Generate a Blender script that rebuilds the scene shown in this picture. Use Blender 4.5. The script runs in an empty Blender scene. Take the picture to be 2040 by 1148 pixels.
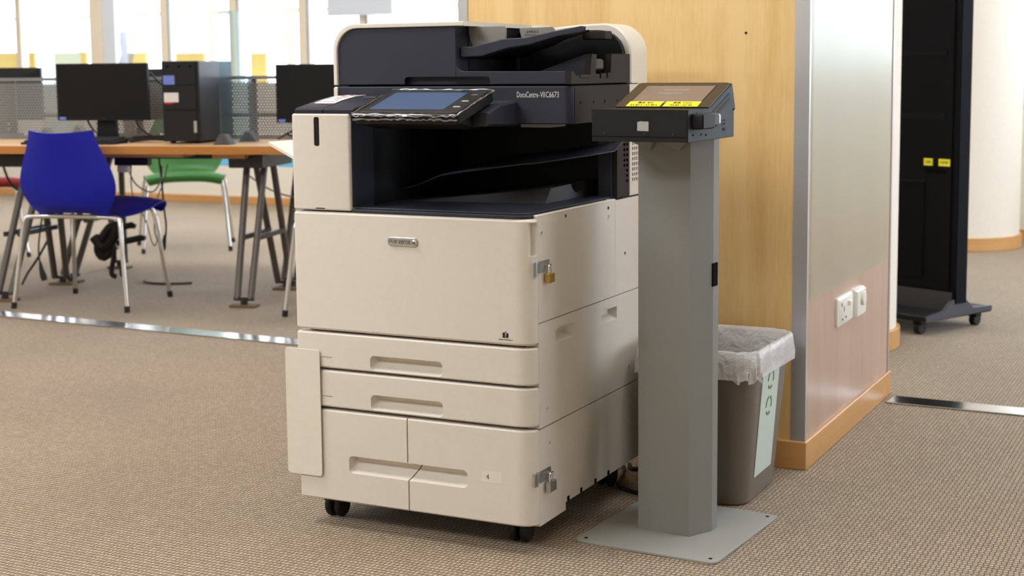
import bpy, bmesh, math, random
from mathutils import Vector, Matrix
random.seed(7)
SC = bpy.context.scene
COL = SC.collection
R = math.radians

# ---------------------------------------------------------------- camera, world, lamps, exposure
def make_camera():
    f, yaw, pit, rol, cy = 2955.87, -0.4617, 0.1113, -0.0093, 468.0
    loc = Vector((1.33474, -2.80317, 1.04051))
    w = Vector((math.sin(yaw)*math.cos(pit), math.cos(yaw)*math.cos(pit), -math.sin(pit)))
    r0 = Vector((math.cos(yaw), -math.sin(yaw), 0)); u0 = r0.cross(w)
    r = math.cos(rol)*r0 + math.sin(rol)*u0
    u = -math.sin(rol)*r0 + math.cos(rol)*u0
    cam = bpy.data.cameras.new('camera'); o = bpy.data.objects.new('camera', cam)
    m = Matrix((r, u, -w)).transposed().to_4x4(); m.translation = loc
    o.matrix_world = m
    cam.sensor_fit = 'HORIZONTAL'; cam.sensor_width = 36.0
    cam.lens = f/2040*36.0
    cam.shift_x = 0.0; cam.shift_y = (cy-574)/2040
    cam.clip_start = 0.05; cam.clip_end = 200
    cam.dof.use_dof = True; cam.dof.focus_distance = 3.25; cam.dof.aperture_fstop = 5.6
    COL.objects.link(o); SC.camera = o
make_camera()

W = bpy.data.worlds.new('sky'); SC.world = W; W.use_nodes = True
_bg = W.node_tree.nodes['Background']
_bg.inputs['Color'].default_value = (0.86, 0.94, 1.05, 1); _bg.inputs['Strength'].default_value = 5.6

SC.view_settings.view_transform = 'Standard'; SC.view_settings.look = 'None'
SC.view_settings.gamma = 1.0; SC.view_settings.use_curve_mapping = False
SC.view_settings.exposure = 0.0

CEIL = 2.75
def lamp(x, y, power, sx=1.2, sy=0.6, col=(0.95, 0.975, 1.0)):
    l = bpy.data.lights.new('ceiling_lamp', 'AREA'); l.shape = 'RECTANGLE'
    l.size = sx; l.size_y = sy; l.energy = power; l.color = col
    o = bpy.data.objects.new('ceiling_lamp', l); o.location = (x, y, CEIL-0.03); COL.objects.link(o)
for x, y, p in ((-6.5, -3, 32), (-4, -3, 46), (-1.5, -3, 66), (0.3, -3.6, 25), (-6.5, 0, 30), (-4, 0, 30), (-1.5, -0.6, 44), (0.9, 0.3, 24),
                (-6.5, 3, 30), (-4, 3, 34), (-1.5, 3.2, 26), (1.6, 3.2, 15), (-6.5, 5.2, 26), (-3.5, 5.2, 26), (1.2, 5.0, 12)):
    lamp(x, y, p)

# ---------------------------------------------------------------- materials
def lin(c):
    return tuple((v/255/12.92 if v/255 <= 0.04045 else ((v/255+0.055)/1.055)**2.4) for v in c)
def nt(name):
    m = bpy.data.materials.new(name); m.use_nodes = True
    return m, m.node_tree, m.node_tree.nodes['Principled BSDF']
def mat(name, rgb, rough=0.5, metal=0.0, var=0.04, nscale=60.0, bump=0.0, spec=0.5, coat=0.0):
    """plain painted / moulded surface with a fine grain and slight tone variation"""
    m, t, b = nt(name); c = lin(rgb)
    tc = t.nodes.new('ShaderNodeTexCoord'); n = t.nodes.new('ShaderNodeTexNoise')
    n.inputs['Scale'].default_value = nscale; n.inputs['Detail'].default_value = 3
    t.links.new(tc.outputs['Object'], n.inputs['Vector'])
    mx = t.nodes.new('ShaderNodeMix'); mx.data_type = 'RGBA'
    mx.inputs['A'].default_value = (*[v*(1-var) for v in c], 1); mx.inputs['B'].default_value = (*[min(1, v*(1+var)) for v in c], 1)
    t.links.new(n.outputs['Fac'], mx.inputs['Factor']); t.links.new(mx.outputs['Result'], b.inputs['Base Color'])
    b.inputs['Roughness'].default_value = rough; b.inputs['Metallic'].default_value = metal
    b.inputs['Specular IOR Level'].default_value = spec; b.inputs['Coat Weight'].default_value = coat
    if bump:
        bp = t.nodes.new('ShaderNodeBump'); bp.inputs['Strength'].default_value = bump; bp.inputs['Distance'].default_value = 0.001
        n2 = t.nodes.new('ShaderNodeTexNoise'); n2.inputs['Scale'].default_value = 900
        t.links.new(tc.outputs['Object'], n2.inputs['Vector'])
        t.links.new(n2.outputs['Fac'], bp.inputs['Height']); t.links.new(bp.outputs['Normal'], b.inputs['Normal'])
    return m
def wood(name, rgb, rgb2, rough=0.4, sc=(3.0, 3.0, 0.35), spec=0.5, grain=1.0):
    m, t, b = nt(name)
    tc = t.nodes.new('ShaderNodeTexCoord'); mp = t.nodes.new('ShaderNodeMapping')
    mp.inputs['Scale'].default_value = sc
    t.links.new(tc.outputs['Object'], mp.inputs['Vector'])
    n = t.nodes.new('ShaderNodeTexNoise'); n.inputs['Scale'].default_value = 3.2; n.inputs['Detail'].default_value = 5; n.inputs['Distortion'].default_value = 0.9
    t.links.new(mp.outputs['Vector'], n.inputs['Vector'])
    n2 = t.nodes.new('ShaderNodeTexNoise'); n2.inputs['Scale'].default_value = 45; n2.inputs['Detail'].default_value = 4
    t.links.new(mp.outputs['Vector'], n2.inputs['Vector'])
    ma = t.nodes.new('ShaderNodeMath'); ma.operation = 'MULTIPLY_ADD'; ma.inputs[1].default_value = 0.35*grain
    t.links.new(n2.outputs['Fac'], ma.inputs[0]); t.links.new(n.outputs['Fac'], ma.inputs[2])
    cr = t.nodes.new('ShaderNodeValToRGB')
    cr.color_ramp.elements[0].position = 0.38; cr.color_ramp.elements[0].color = (*lin(rgb2), 1)
    cr.color_ramp.elements[1].position = 0.78; cr.color_ramp.elements[1].color = (*lin(rgb), 1)
    t.links.new(ma.outputs[0], cr.inputs['Fac']); t.links.new(cr.outputs['Color'], b.inputs['Base Color'])
    b.inputs['Roughness'].default_value = rough; b.inputs['Specular IOR Level'].default_value = spec
    return m
def clear(name, tint=(0.95, 0.98, 1.0), gloss=0.03, rough=0.02, graze=0.25, haze=None):
    """thin clear sheet: see-through, a little gloss that grows at grazing angles"""
    m = bpy.data.materials.new(name); m.use_nodes = True; t = m.node_tree; t.nodes.clear()
    o = t.nodes.new('ShaderNodeOutputMaterial'); mx = t.nodes.new('ShaderNodeMixShader')
    tr = t.nodes.new('ShaderNodeBsdfTransparent'); tr.inputs['Color'].default_value = (*tint, 1)
    g = t.nodes.new('ShaderNodeBsdfGlossy'); g.inputs['Roughness'].default_value = rough
    lw = t.nodes.new('ShaderNodeLayerWeight'); lw.inputs['Blend'].default_value = 0.5
    pw = t.nodes.new('ShaderNodeMath'); pw.operation = 'POWER'; pw.inputs[1].default_value = 4.0
    ma = t.nodes.new('ShaderNodeMath'); ma.operation = 'MULTIPLY_ADD'; ma.inputs[1].default_value = graze; ma.inputs[2].default_value = gloss
    t.links.new(lw.outputs['Facing'], pw.inputs[0]); t.links.new(pw.outputs[0], ma.inputs[0]); t.links.new(ma.outputs[0], mx.inputs['Fac'])
    t.links.new(tr.outputs[0], mx.inputs[1]); t.links.new(g.outputs[0], mx.inputs[2]); out = mx
    if haze:
        d = t.nodes.new('ShaderNodeBsdfDiffuse'); d.inputs['Color'].default_value = (*lin(haze[0]), 1); m2 = t.nodes.new('ShaderNodeMixShader'); m2.inputs['Fac'].default_value = haze[1]
        t.links.new(mx.outputs[0], m2.inputs[1]); t.links.new(d.outputs[0], m2.inputs[2]); out = m2
    t.links.new(out.outputs[0], o.inputs['Surface'])
    return m
def carpet(name):
    m, t, b = nt(name); N = t.nodes; L = t.links
    g = N.new('ShaderNodeNewGeometry'); br = N.new('ShaderNodeTexBrick')
    br.offset = 0.14; br.offset_frequency = 2
    br.inputs['Scale'].default_value = 1.0; br.inputs['Brick Width'].default_value = 0.0108; br.inputs['Row Height'].default_value = 0.0136
    br.inputs['Mortar Size'].default_value = 0.0017; br.inputs['Mortar Smooth'].default_value = 0.8; br.inputs['Bias'].default_value = 0.0
    br.inputs['Color1'].default_value = (*lin((186, 164, 132)), 1); br.inputs['Color2'].default_value = (*lin((170, 144, 112)), 1)
    br.inputs['Mortar'].default_value = (*lin((100, 79, 59)), 1)
    dn = N.new('ShaderNodeTexNoise'); dn.inputs['Scale'].default_value = 160
    L.new(g.outputs['Position'], dn.inputs['Vector'])
    vm = N.new('ShaderNodeVectorMath'); vm.operation = 'MULTIPLY_ADD'; vm.inputs[1].default_value = (0.0035, 0.0045, 0)
    L.new(dn.outputs['Color'], vm.inputs[0]); L.new(g.outputs['Position'], vm.inputs[2])
    L.new(vm.outputs[0], br.inputs['Vector'])
    n = N.new('ShaderNodeTexNoise'); n.inputs['Scale'].default_value = 1.3; n.inputs['Detail'].default_value = 4
    L.new(g.outputs['Position'], n.inputs['Vector'])
    n3 = N.new('ShaderNodeTexNoise'); n3.inputs['Scale'].default_value = 90; n3.inputs['Detail'].default_value = 2
    L.new(g.outputs['Position'], n3.inputs['Vector'])
    ad = N.new('ShaderNodeMath'); ad.operation = 'ADD'; L.new(n.outputs['Fac'], ad.inputs[0]); L.new(n3.outputs['Fac'], ad.inputs[1])
    mr = N.new('ShaderNodeMapRange'); mr.inputs['From Min'].default_value = 0.7; mr.inputs['From Max'].default_value = 1.3
    mr.inputs['To Min'].default_value = 0.84; mr.inputs['To Max'].default_value = 1.08
    L.new(ad.outputs[0], mr.inputs['Value'])
    sp = N.new('ShaderNodeSeparateXYZ'); L.new(vm.outputs[0], sp.inputs[0])
    pp = N.new('ShaderNodeMath'); pp.operation = 'PINGPONG'; pp.inputs[1].default_value = 0.0068; L.new(sp.outputs['Y'], pp.inputs[0])
    rr = N.new('ShaderNodeMapRange'); rr.interpolation_type = 'SMOOTHSTEP'; rr.inputs['From Min'].default_value = 0.0; rr.inputs['From Max'].default_value = 0.0050
    rr.inputs['To Min'].default_value = 0.50; rr.inputs['To Max'].default_value = 1.06; L.new(pp.outputs[0], rr.inputs['Value'])
    mu = N.new('ShaderNodeMath'); mu.operation = 'MULTIPLY'; L.new(rr.outputs['Result'], mu.inputs[0]); L.new(mr.outputs['Result'], mu.inputs[1])
    mx = N.new('ShaderNodeMix'); mx.data_type = 'RGBA'; mx.blend_type = 'MULTIPLY'; mx.inputs['Factor'].default_value = 1
    L.new(br.outputs['Color'], mx.inputs['A']); L.new(mu.outputs[0], mx.inputs['B'])
    L.new(mx.outputs['Result'], b.inputs['Base Color'])
    b.inputs['Roughness'].default_value = 0.85; b.inputs['Specular IOR Level'].default_value = 0.25; b.inputs['Sheen Weight'].default_value = 0.25; b.inputs['Sheen Roughness'].default_value = 0.5
    bp = N.new('ShaderNodeBump'); bp.inputs['Strength'].default_value = 0.8; bp.inputs['Distance'].default_value = 0.003; bp.invert = True
    L.new(br.outputs['Fac'], bp.inputs['Height']); L.new(bp.outputs['Normal'], b.inputs['Normal'])
    return m

BEIGE = mat('printer_beige', (222, 214, 202), 0.45, bump=0.12)
BEIGE2 = mat('printer_beige_light', (228, 221, 207), 0.42, bump=0.1)
NAVY = mat('printer_navy', (43, 45, 57), 0.5, spec=0.35, bump=0.25)
DARK = mat('dark_plastic', (40, 38, 38), 0.5, bump=0.2)
DARKER = mat('black_plastic', (18, 18, 20), 0.55, spec=0.3, bump=0.15)
BROWNBLK = mat('black_plastic_warm_lit', (40, 37, 35), 0.6, spec=0.2, bump=0.25)  # black plastic with reflected warm light painted in as a brown tint
GAP = mat('shadow_gap_black', (16, 13, 12), 0.9, spec=0.05)
RUBBER = mat('black_rubber', (22, 22, 22), 0.6)
GREYG = mat('grey_guide_plastic', (138, 134, 128), 0.5, bump=0.15)
POSTG = mat('grey_powder_coat', (134, 133, 128), 0.55, bump=0.45, nscale=400, var=0.06)
PLATEG = mat('grey_plate_coat', (158, 157, 150), 0.55, bump=0.45, nscale=400, var=0.06)
KIOSK = mat('charcoal_powder_coat', (25, 25, 26), 0.5, spec=0.25, bump=0.3)
KIOSKS = mat('slate_powder_coat', (46, 57, 60), 0.55, spec=0.3, bump=0.3)
KBEZ = mat('brown_black_bezel', (40, 34, 30), 0.35)
CHROME = mat('chrome', (225, 225, 225), 0.12, metal=1.0, var=0.02)
STRIP = mat('threshold_metal', (205, 205, 206), 0.16, metal=1.0, var=0.35, nscale=7)  # mottled tone stands in for uneven mirror reflections
STEEL = mat('brushed_steel', (190, 190, 188), 0.35, metal=1.0, var=0.05, nscale=200)
BRASS = mat('brass', (196, 160, 84), 0.35, metal=1.0)
ALU = mat('anodised_aluminium', (196, 196, 198), 0.4, metal=0.85, var=0.03)
MAPLE = wood('maple_laminate', (243, 208, 146), (222, 180, 110), 0.42)
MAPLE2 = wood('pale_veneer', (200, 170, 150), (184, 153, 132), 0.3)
BASEW = wood('baseboard_wood', (212, 160, 100), (190, 138, 80), 0.4, sc=(0.4, 0.4, 3))
DESKW = wood('desk_edge_wood', (200, 134, 62), (178, 112, 44), 0.4, sc=(0.4, 3, 3))
DESKTOP = wood('desk_top_laminate', (214, 172, 128), (200, 156, 112), 0.4, sc=(0.4, 3, 3))
CARPET = carpet('woven_loop_carpet')
CREAM = mat('cream_wall_paint', (238, 230, 216), 0.7)
WHITEP = mat('white_ceiling_paint', (240, 238, 232), 0.8)
FRAMEW = mat('window_frame_cream', (230, 218, 198), 0.5)  # cream and grey frames lightened to imitate the glare of the windows
FRAMEB = mat('window_frame_pale_blue', (215, 222, 234), 0.5)
FRAMEG = mat('window_frame_grey', (178, 180, 176), 0.5)
GLASS = clear('window_glass', (0.98, 0.99, 1.0), 0.03)
ACRYL = clear('acrylic_sheet', (0.82, 0.93, 0.97), 0.04, 0.02, 0.2, ((205, 225, 235), 0.03))
FILM = clear('clear_plastic_film', (0.97, 0.98, 0.98), 0.05, 0.15, 0.3)
FOLD = clear('clear_film_fold', (0.85, 0.86, 0.88), 0.22, 0.15, 0.4)
BAG = clear('clear_bag', (0.88, 0.90, 0.93), 0.06, 0.2, 0.3, ((222, 224, 232), 0.34))
WGLASS = clear('green_glass', (0.955, 0.985, 0.955), 0.03, 0.38, 0.22, ((196, 206, 190), 0.03))
BLUE = mat('blue_chair_plastic', (14, 25, 158), 0.45, spec=0.3)
GREEN = mat('green_chair_plastic', (48, 112, 42), 0.42)
RED = mat('red_chair_plastic', (128, 28, 24), 0.5, spec=0.25)
LEGG = mat('grey_metal_leg', (98, 92, 86), 0.4, metal=0.3)
BLOCKW = mat('worn_wood_block', (112, 88, 64), 0.7)
BLACKM = mat('black_metal', (34, 33, 33), 0.45)
PCBLK = mat('pc_black', (28, 28, 30), 0.5, spec=0.3)
PCSIDE = mat('pc_side_black', (26, 30, 38), 0.3)
SCRN = mat('monitor_screen', (17, 17, 17), 0.4, spec=0.25)
MESHG = mat('perforated_steel_grey', (150, 152, 153), 0.5, metal=0.3)
CABLE = mat('cable_black', (24, 24, 24), 0.5)
CABLEG = mat('cable_grey', (150, 148, 142), 0.5)
PRSCR = mat('panel_screen_blue', (60, 76, 108), 0.2, spec=0.6); PRSCR.node_tree.nodes['Principled BSDF'].inputs['Emission Color'].default_value = (0.10, 0.15, 0.26, 1); PRSCR.node_tree.nodes['Principled BSDF'].inputs['Emission Strength'].default_value = 0.6  # blue of reflected window light painted in, plus a faint display glow
YELLOW = mat('yellow_label', (250, 236, 50), 0.5)
BLACKI = mat('black_print', (28, 26, 24), 0.6)
WHITEI = mat('white_print', (225, 225, 225), 0.6)
PRINTB = mat('brown_red_print', (176, 124, 116), 0.6)
REDI = mat('red_print', (190, 70, 60), 0.6)
PAPER = mat('white_paper', (238, 234, 230), 0.6)
TAPE = mat('silver_tape', (178, 178, 176), 0.4, metal=0.2)
STKB = mat('blue_sticker', (120, 140, 225), 0.5)
STKR = mat('red_sticker', (190, 20, 34), 0.5)
LIGHTB = mat('light_blue_plastic', (120, 200, 236), 0.5)
YBOARD = mat('pale_yellow_board', (206, 182, 104), 0.6)
BING = mat('bin_grey_plastic', (118, 108, 98), 0.5)
BINLAB = mat('bin_label_pale', (206, 222, 214), 0.5)
OUTW = mat('outdoor_beige', (196, 184, 168), 0.7)
SOCK = mat('socket_white', (236, 234, 224), 0.35)

# ---------------------------------------------------------------- object helpers
INV = {}
def root_of(o):
    while o.parent: o = o.parent
    return o
def tag(o, label=None, cat=None, group=None, kind=None):
    if label: o['label'] = label
    if cat: o['category'] = cat
    if group: o['group'] = group
    if kind: o['kind'] = kind
    return o
def thing(name, label, cat, loc=(0, 0, 0), rz=0.0, group=None, world=True, kind=None):
    """an Empty at the thing's base; its parts are given in world coordinates when world is True"""
    o = bpy.data.objects.new(name, None); o.empty_display_size = 0.05
    o.location = loc; o.rotation_euler = (0, 0, rz); COL.objects.link(o)
    INV[o.name] = (Matrix.Translation(loc) @ Matrix.Rotation(rz, 4, 'Z')).inverted() if world else Matrix.Identity(4)
    return tag(o, label, cat, group, kind)
def mk(name, bm, m, parent=None, label=None, sharp=35, flat=False):
    if parent is not None:
        r = root_of(parent)
        if r.name in INV: bmesh.ops.transform(bm, matrix=INV[r.name], verts=bm.verts)
    bmesh.ops.recalc_face_normals(bm, faces=bm.faces)
    me = bpy.data.meshes.new(name); bm.to_mesh(me); bm.free()
    for mm in (m if isinstance(m, (list, tuple)) else [m]): me.materials.append(mm)
    if not flat:
        me.shade_smooth(); me.set_sharp_from_angle(angle=R(sharp))
    o = bpy.data.objects.new(name, me); COL.objects.link(o)
    if parent is not None: o.parent = parent
    if label: o['label'] = label
    return o
def solo(name, bm, m, label, cat, base, group=None, kind=None, **k):
    """a thing that is one mesh, its origin moved to its base point"""
    bmesh.ops.translate(bm, verts=bm.verts, vec=-Vector(base))
    o = mk(name, bm, m, None, **k); o.location = base
    return tag(o, label, cat, group, kind)
def struct(name, bm, m, parent=None, **k):
    o = mk(name, bm, m, parent, **k)
    if parent is None: o['kind'] = 'structure'
    return o
def kids(o): return [c for c in bpy.data.objects if c.parent == o]
def dup(o, parent=None):
    c = o.copy(); COL.objects.link(c)
    if parent is not None: c.parent = parent
    for k in kids(o): dup(k, c)
    return c
NB = lambda: bmesh.new()
def face(bm, vs):
    try: return bm.faces.new(vs)
    except ValueError: return None
def loft(bm, rings, close=True, cap0=True, cap1=True):
    vr = [[bm.verts.new(p) for p in ring] for ring in rings]
    n = len(vr[0])
    for a, b in zip(vr, vr[1:]):
        for i in range(n if close else n-1):
            j = (i+1) % n; face(bm, (a[i], a[j], b[j], b[i]))
    if cap0: face(bm, list(reversed(vr[0])))
    if cap1: face(bm, vr[-1])
    return bm
def inset(pts, d):
    """move a closed 2-D outline inwards by d (counter-clockwise input or not)"""
    n = len(pts); A = sum(pts[i][0]*pts[(i+1) % n][1]-pts[(i+1) % n][0]*pts[i][1] for i in range(n)); s = 1 if A > 0 else -1
    out = []
    for i in range(n):
        p0, p1, p2 = Vector(pts[i-1]), Vector(pts[i]), Vector(pts[(i+1) % n])
        e1, e2 = (p1-p0), (p2-p1)
        if e1.length < 1e-9 or e2.length < 1e-9: out.append(tuple(p1)); continue
        n1 = Vector((-e1.y, e1.x)).normalized()*s; n2 = Vector((-e2.y, e2.x)).normalized()*s
        nn = n1+n2; L = nn.length
        if L < 1e-6: out.append(tuple(p1)); continue
        nn /= L; k = d/max(0.4, nn.dot(n1)); out.append((p1.x+nn.x*k, p1.y+nn.y*k))
    return out
AX = {'x': lambda p, t: (t, p[0], p[1]), 'y': lambda p, t: (p[0], t, p[1]), 'z': lambda p, t: (p[0], p[1], t)}
def prism(bm, pts, ax, a, b, ch=0.0):
    """extrude a 2-D outline along an axis, both ends chamfered by ch"""
    f = AX[ax]
    if ch:
        ins = inset(pts, ch)
        rings = [[f(p, a) for p in ins], [f(p, a+ch) for p in pts], [f(p, b-ch) for p in pts], [f(p, b) for p in ins]]
    else:
        rings = [[f(p, a) for p in pts], [f(p, b) for p in pts]]
    return loft(bm, rings)
def rrect(x0, x1, y0, y1, r, n=5):
    """rounded rectangle; r is one radius or four (lower left, lower right, upper right, upper left)"""
    rs = r if isinstance(r, (list, tuple)) else [min(r, abs(x1-x0)*0.49, abs(y1-y0)*0.45)]*4
    out = []
    for (cx, cy, sx, sy, a0), q in zip(((x0, y0, 1, 1, 180), (x1, y0, -1, 1, 270), (x1, y1, -1, -1, 0), (x0, y1, 1, -1, 90)), rs):
        if q <= 0: out.append((cx, cy)); continue
        for k in range(n+1):
            a = R(a0+90*k/n); out.append((cx+sx*q+q*math.cos(a), cy+sy*q+q*math.sin(a)))
    return out
def box(bm, x0, x1, y0, y1, z0, z1, ch=0.0):
    return prism(bm, [(x0, y0), (x1, y0), (x1, y1), (x0, y1)], 'z', z0, z1, ch)
def cyl(bm, c, r, ax, a, b, n=16, ch=0.0):
    pts = [(c[0]+r*math.cos(2*math.pi*k/n), c[1]+r*math.sin(2*math.pi*k/n)) for k in range(n)]
    return prism(bm, pts, ax, a, b, ch)
def arc(cx, cy, r, a0, a1, n=6, ry=None):
    ry = r if ry is None else ry
    return [(cx+r*math.cos(R(a0+(a1-a0)*k/n)), cy+ry*math.sin(R(a0+(a1-a0)*k/n))) for k in range(n+1)]
def smooth_path(P, sub=6):
    P = [Vector(p) for p in P]; out = []
    for i in range(len(P)-1):
        p0 = P[max(i-1, 0)]; p1 = P[i]; p2 = P[i+1]; p3 = P[min(i+2, len(P)-1)]
        for k in range(sub):
            t = k/sub
            out.append(0.5*((2*p1)+(p2-p0)*t+(2*p0-5*p1+4*p2-p3)*t*t+(3*p1-p0-3*p2+p3)*t**3))
    out.append(P[-1]); return out
def tube(bm, P, r, n=8, sub=0):
    P = smooth_path(P, sub) if sub else [Vector(p) for p in P]
    rs = r if isinstance(r, (list, tuple)) else [r]*len(P)
    T = []
    for i in range(len(P)):
        a = (P[i]-P[i-1]).normalized() if i else (P[1]-P[0]).normalized()
        b = (P[i+1]-P[i]).normalized() if i < len(P)-1 else a
        T.append((a+b).normalized() if (a+b).length > 1e-6 else a)
    up = Vector((0, 0, 1)) if abs(T[0].z) < 0.9 else Vector((1, 0, 0))
    nrm = T[0].cross(up).normalized(); rings = []
    for i, p in enumerate(P):
        nrm = (nrm-T[i]*nrm.dot(T[i])).normalized(); bn = T[i].cross(nrm)
        rings.append([p+(nrm*math.cos(2*math.pi*k/n)+bn*math.sin(2*math.pi*k/n))*rs[i] for k in range(n)])
    return loft(bm, rings)
def bar(bm, a, b, w, h, up=(0, 0, 1)):
    """rectangular bar between two points, w across, h along up"""
    a, b = Vector(a), Vector(b); t = (b-a).normalized(); s = t.cross(Vector(up)).normalized(); u = s.cross(t)
    ring = lambda p: [p+s*w/2+u*h/2, p-s*w/2+u*h/2, p-s*w/2-u*h/2, p+s*w/2-u*h/2]
    return loft(bm, [ring(a), ring(b)])
def cut(bm, cutter, op='DIFFERENCE'):
    """boolean of two closed meshes"""
    obs = []
    for b in (bm, cutter):
        bmesh.ops.recalc_face_normals(b, faces=b.faces)
        me = bpy.data.meshes.new('tmp'); b.to_mesh(me); b.free(); o = bpy.data.objects.new('tmp', me); COL.objects.link(o); obs.append(o)
    md = obs[0].modifiers.new('b', 'BOOLEAN'); md.operation = op; md.object = obs[1]; md.solver = 'EXACT'
    dg = bpy.context.evaluated_depsgraph_get(); dg.update()
    me = bpy.data.meshes.new_from_object(obs[0].evaluated_get(dg)); out = bmesh.new(); out.from_mesh(me)
    for o in obs:
        m = o.data; bpy.data.objects.remove(o); bpy.data.meshes.remove(m)
    bpy.data.meshes.remove(me)
    return out
def text_bm(s, size, M, depth=0.0002, align='CENTER', xs=1.0):
    cu = bpy.data.curves.new('t', 'FONT'); cu.body = s; cu.size = size; cu.align_x = align; cu.align_y = 'CENTER'; cu.extrude = depth; cu.resolution_u = 3
    o = bpy.data.objects.new('t', cu); COL.objects.link(o)
    dg = bpy.context.evaluated_depsgraph_get(); dg.update()
    me = bpy.data.meshes.new_from_object(o.evaluated_get(dg)); bm = bmesh.new(); bm.from_mesh(me)
    bpy.data.objects.remove(o); bpy.data.curves.remove(cu); bpy.data.meshes.remove(me)
    bmesh.ops.transform(bm, matrix=M @ Matrix.Diagonal((xs, 1, 1, 1)), verts=bm.verts)
    return bm
def frame_m(o, ex, ey):
    """matrix whose x, y axes are ex, ey at point o (for flat print on a surface)"""
    ex = Vector(ex).normalized(); ey = Vector(ey); ey = (ey-ex*ey.dot(ex)).normalized(); ez = ex.cross(ey)
    m = Matrix((ex, ey, ez)).transposed().to_4x4(); m.translation = Vector(o); return m
def merge(a, b):
    me = bpy.data.meshes.new('tmp'); b.to_mesh(me); b.free(); a.from_mesh(me); bpy.data.meshes.remove(me); return a
FRONT = lambda x, y, z: frame_m((x, y, z), (1, 0, 0), (0, 0, 1))      # print that faces -y

def text_fit(s, w, h, M):
    """lettering scaled so that its outline is exactly w wide and h high about the centre of M"""
    bm = text_bm(s, 1.0, Matrix.Identity(4), 0.0)
    xs = [v.co.x for v in bm.verts]; ys = [v.co.y for v in bm.verts]
    c = Vector(((min(xs)+max(xs))/2, (min(ys)+max(ys))/2, 0)); sx = w/(max(xs)-min(xs)); sy = h/(max(ys)-min(ys))
    bmesh.ops.transform(bm, matrix=M @ Matrix.Diagonal((sx, sy, 1, 1)) @ Matrix.Translation(-c), verts=bm.verts)
    return bm

# ---------------------------------------------------------------- the setting
XL, XR, YF, YB, YB2 = -9.6, 4.3, -6.0, 6.70, 6.42
TX0, TX1, TY0, TY1 = -3.75, 2.25, -2.19, 1.81
bm = NB()
box(bm, XL, XR, YF, YB+0.2, -0.10, -0.006)
for a in ((XL, TX0, YF, YB+0.2), (TX1, XR, YF, YB+0.2), (TX0, TX1, YF, TY0), (TX0, TX1, TY1, YB+0.2)): box(bm, *a, -0.006, 0.0)
FLOOR = struct('floor', bm, CARPET)
tile_me = None
for i in range(12):
    for j in range(8):
        x, y = TX0+0.5*i, TY0+0.5*j
        if tile_me is None:
            o = mk('carpet_tile', prism(NB(), [(0.0001, 0.0002), (0.4999, 0.0002), (0.4999, 0.4998), (0.0001, 0.4998)], 'z', -0.0058, 0.0, 0.0003), CARPET, FLOOR); tile_me = o.data
        else:
            o = bpy.data.objects.new('carpet_tile', tile_me); COL.objects.link(o); o.parent = FLOOR
        o.location = (x, y, 0)
struct('ceiling', box(NB(), XL, XR, YF, YB+0.2, CEIL, CEIL+0.1), WHITEP)
struct('wall_left', box(NB(), XL-0.15, XL, YF, YB+0.2, 0, CEIL), CREAM)
struct('wall_front', box(NB(), XL, XR, YF-0.15, YF, 0, CEIL), CREAM)
# right wall with a wide window band
bm = NB(); box(bm, XR, XR+0.15, YF, YB+0.2, 0, 0.45); box(bm, XR, XR+0.15, YF, YB+0.2, 2.5, CEIL)
box(bm, XR, XR+0.15, YF, 1.9, 0.45, 2.5); box(bm, XR, XR+0.15, 6.0, YB+0.2, 0.45, 2.5)
struct('wall_right', bm, CREAM)
def window(name, frame_parts, pane_boxes, fm):
    f = struct(name, NB(), fm)
    for q, m_ in frame_parts: mk('frame', box(NB(), *q, 0.002), m_, f)
    for q in pane_boxes: mk('pane', box(NB(), *q), GLASS, f)
    return f
window('window_1', [((XR+0.04, XR+0.1, y-0.03, y+0.03, 0.45, 2.5), FRAMEG) for y in (1.93, 3.3, 4.65, 5.97)],
       [(XR+0.065, XR+0.071, a, b, 0.45, 2.5) for a, b in ((1.96, 3.27), (3.33, 4.62), (4.68, 5.94))], FRAMEG)
# window wall at the far left: low cream wall, glass above
XS = -2.2
bm = NB(); box(bm, XL, XS, YB, YB+0.2, 0, 0.300, 0.004); box(bm, XL, XS, YB, YB+0.2, 2.55, CEIL); box(bm, XL, XS, YB, YB+0.2, 0.50, 0.95, 0.004)
struct('wall_back', bm, CREAM)
struct('baseboard_back', box(NB(), XL, XS, YB-0.015, YB, 0, 0.062, 0.003), BASEW)
MU = [(-8.75, 0.06), (-8.1, 0.06), (-6.534, 0.07), (-5.85, 0.07), (-5.194, 0.07), (-4.66, 0.05)]
fr = [((x-w/2, x+w/2, YB+0.05, YB+0.13, 0.300, 2.55), FRAMEW) for x, w in MU]
fr += [((x+w/2, x+w/2+0.022, YB+0.055, YB+0.125, 0.300, 2.55), FRAMEG) for x, w in MU[2:]]
fr += [((-7.245, -7.115, YB-0.02, YB+0.16, 0.300, 2.55), FRAMEW), ((-7.115, -6.995, YB+0.0, YB+0.15, 0.300, 2.55), FRAMEB)]
fr += [((XL, XS, YB+0.03, YB+0.15, 0.300, 0.33), FRAMEW)]
xs = [XL, -8.75, -8.1, -7.18, -6.534, -5.85, -5.194, -4.66, XS]
window('window_2', fr, [(a+0.07, b-0.04, YB+0.085, YB+0.091, 0.33, 2.55) for a, b in zip(xs, xs[1:])], FRAMEW)
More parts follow.
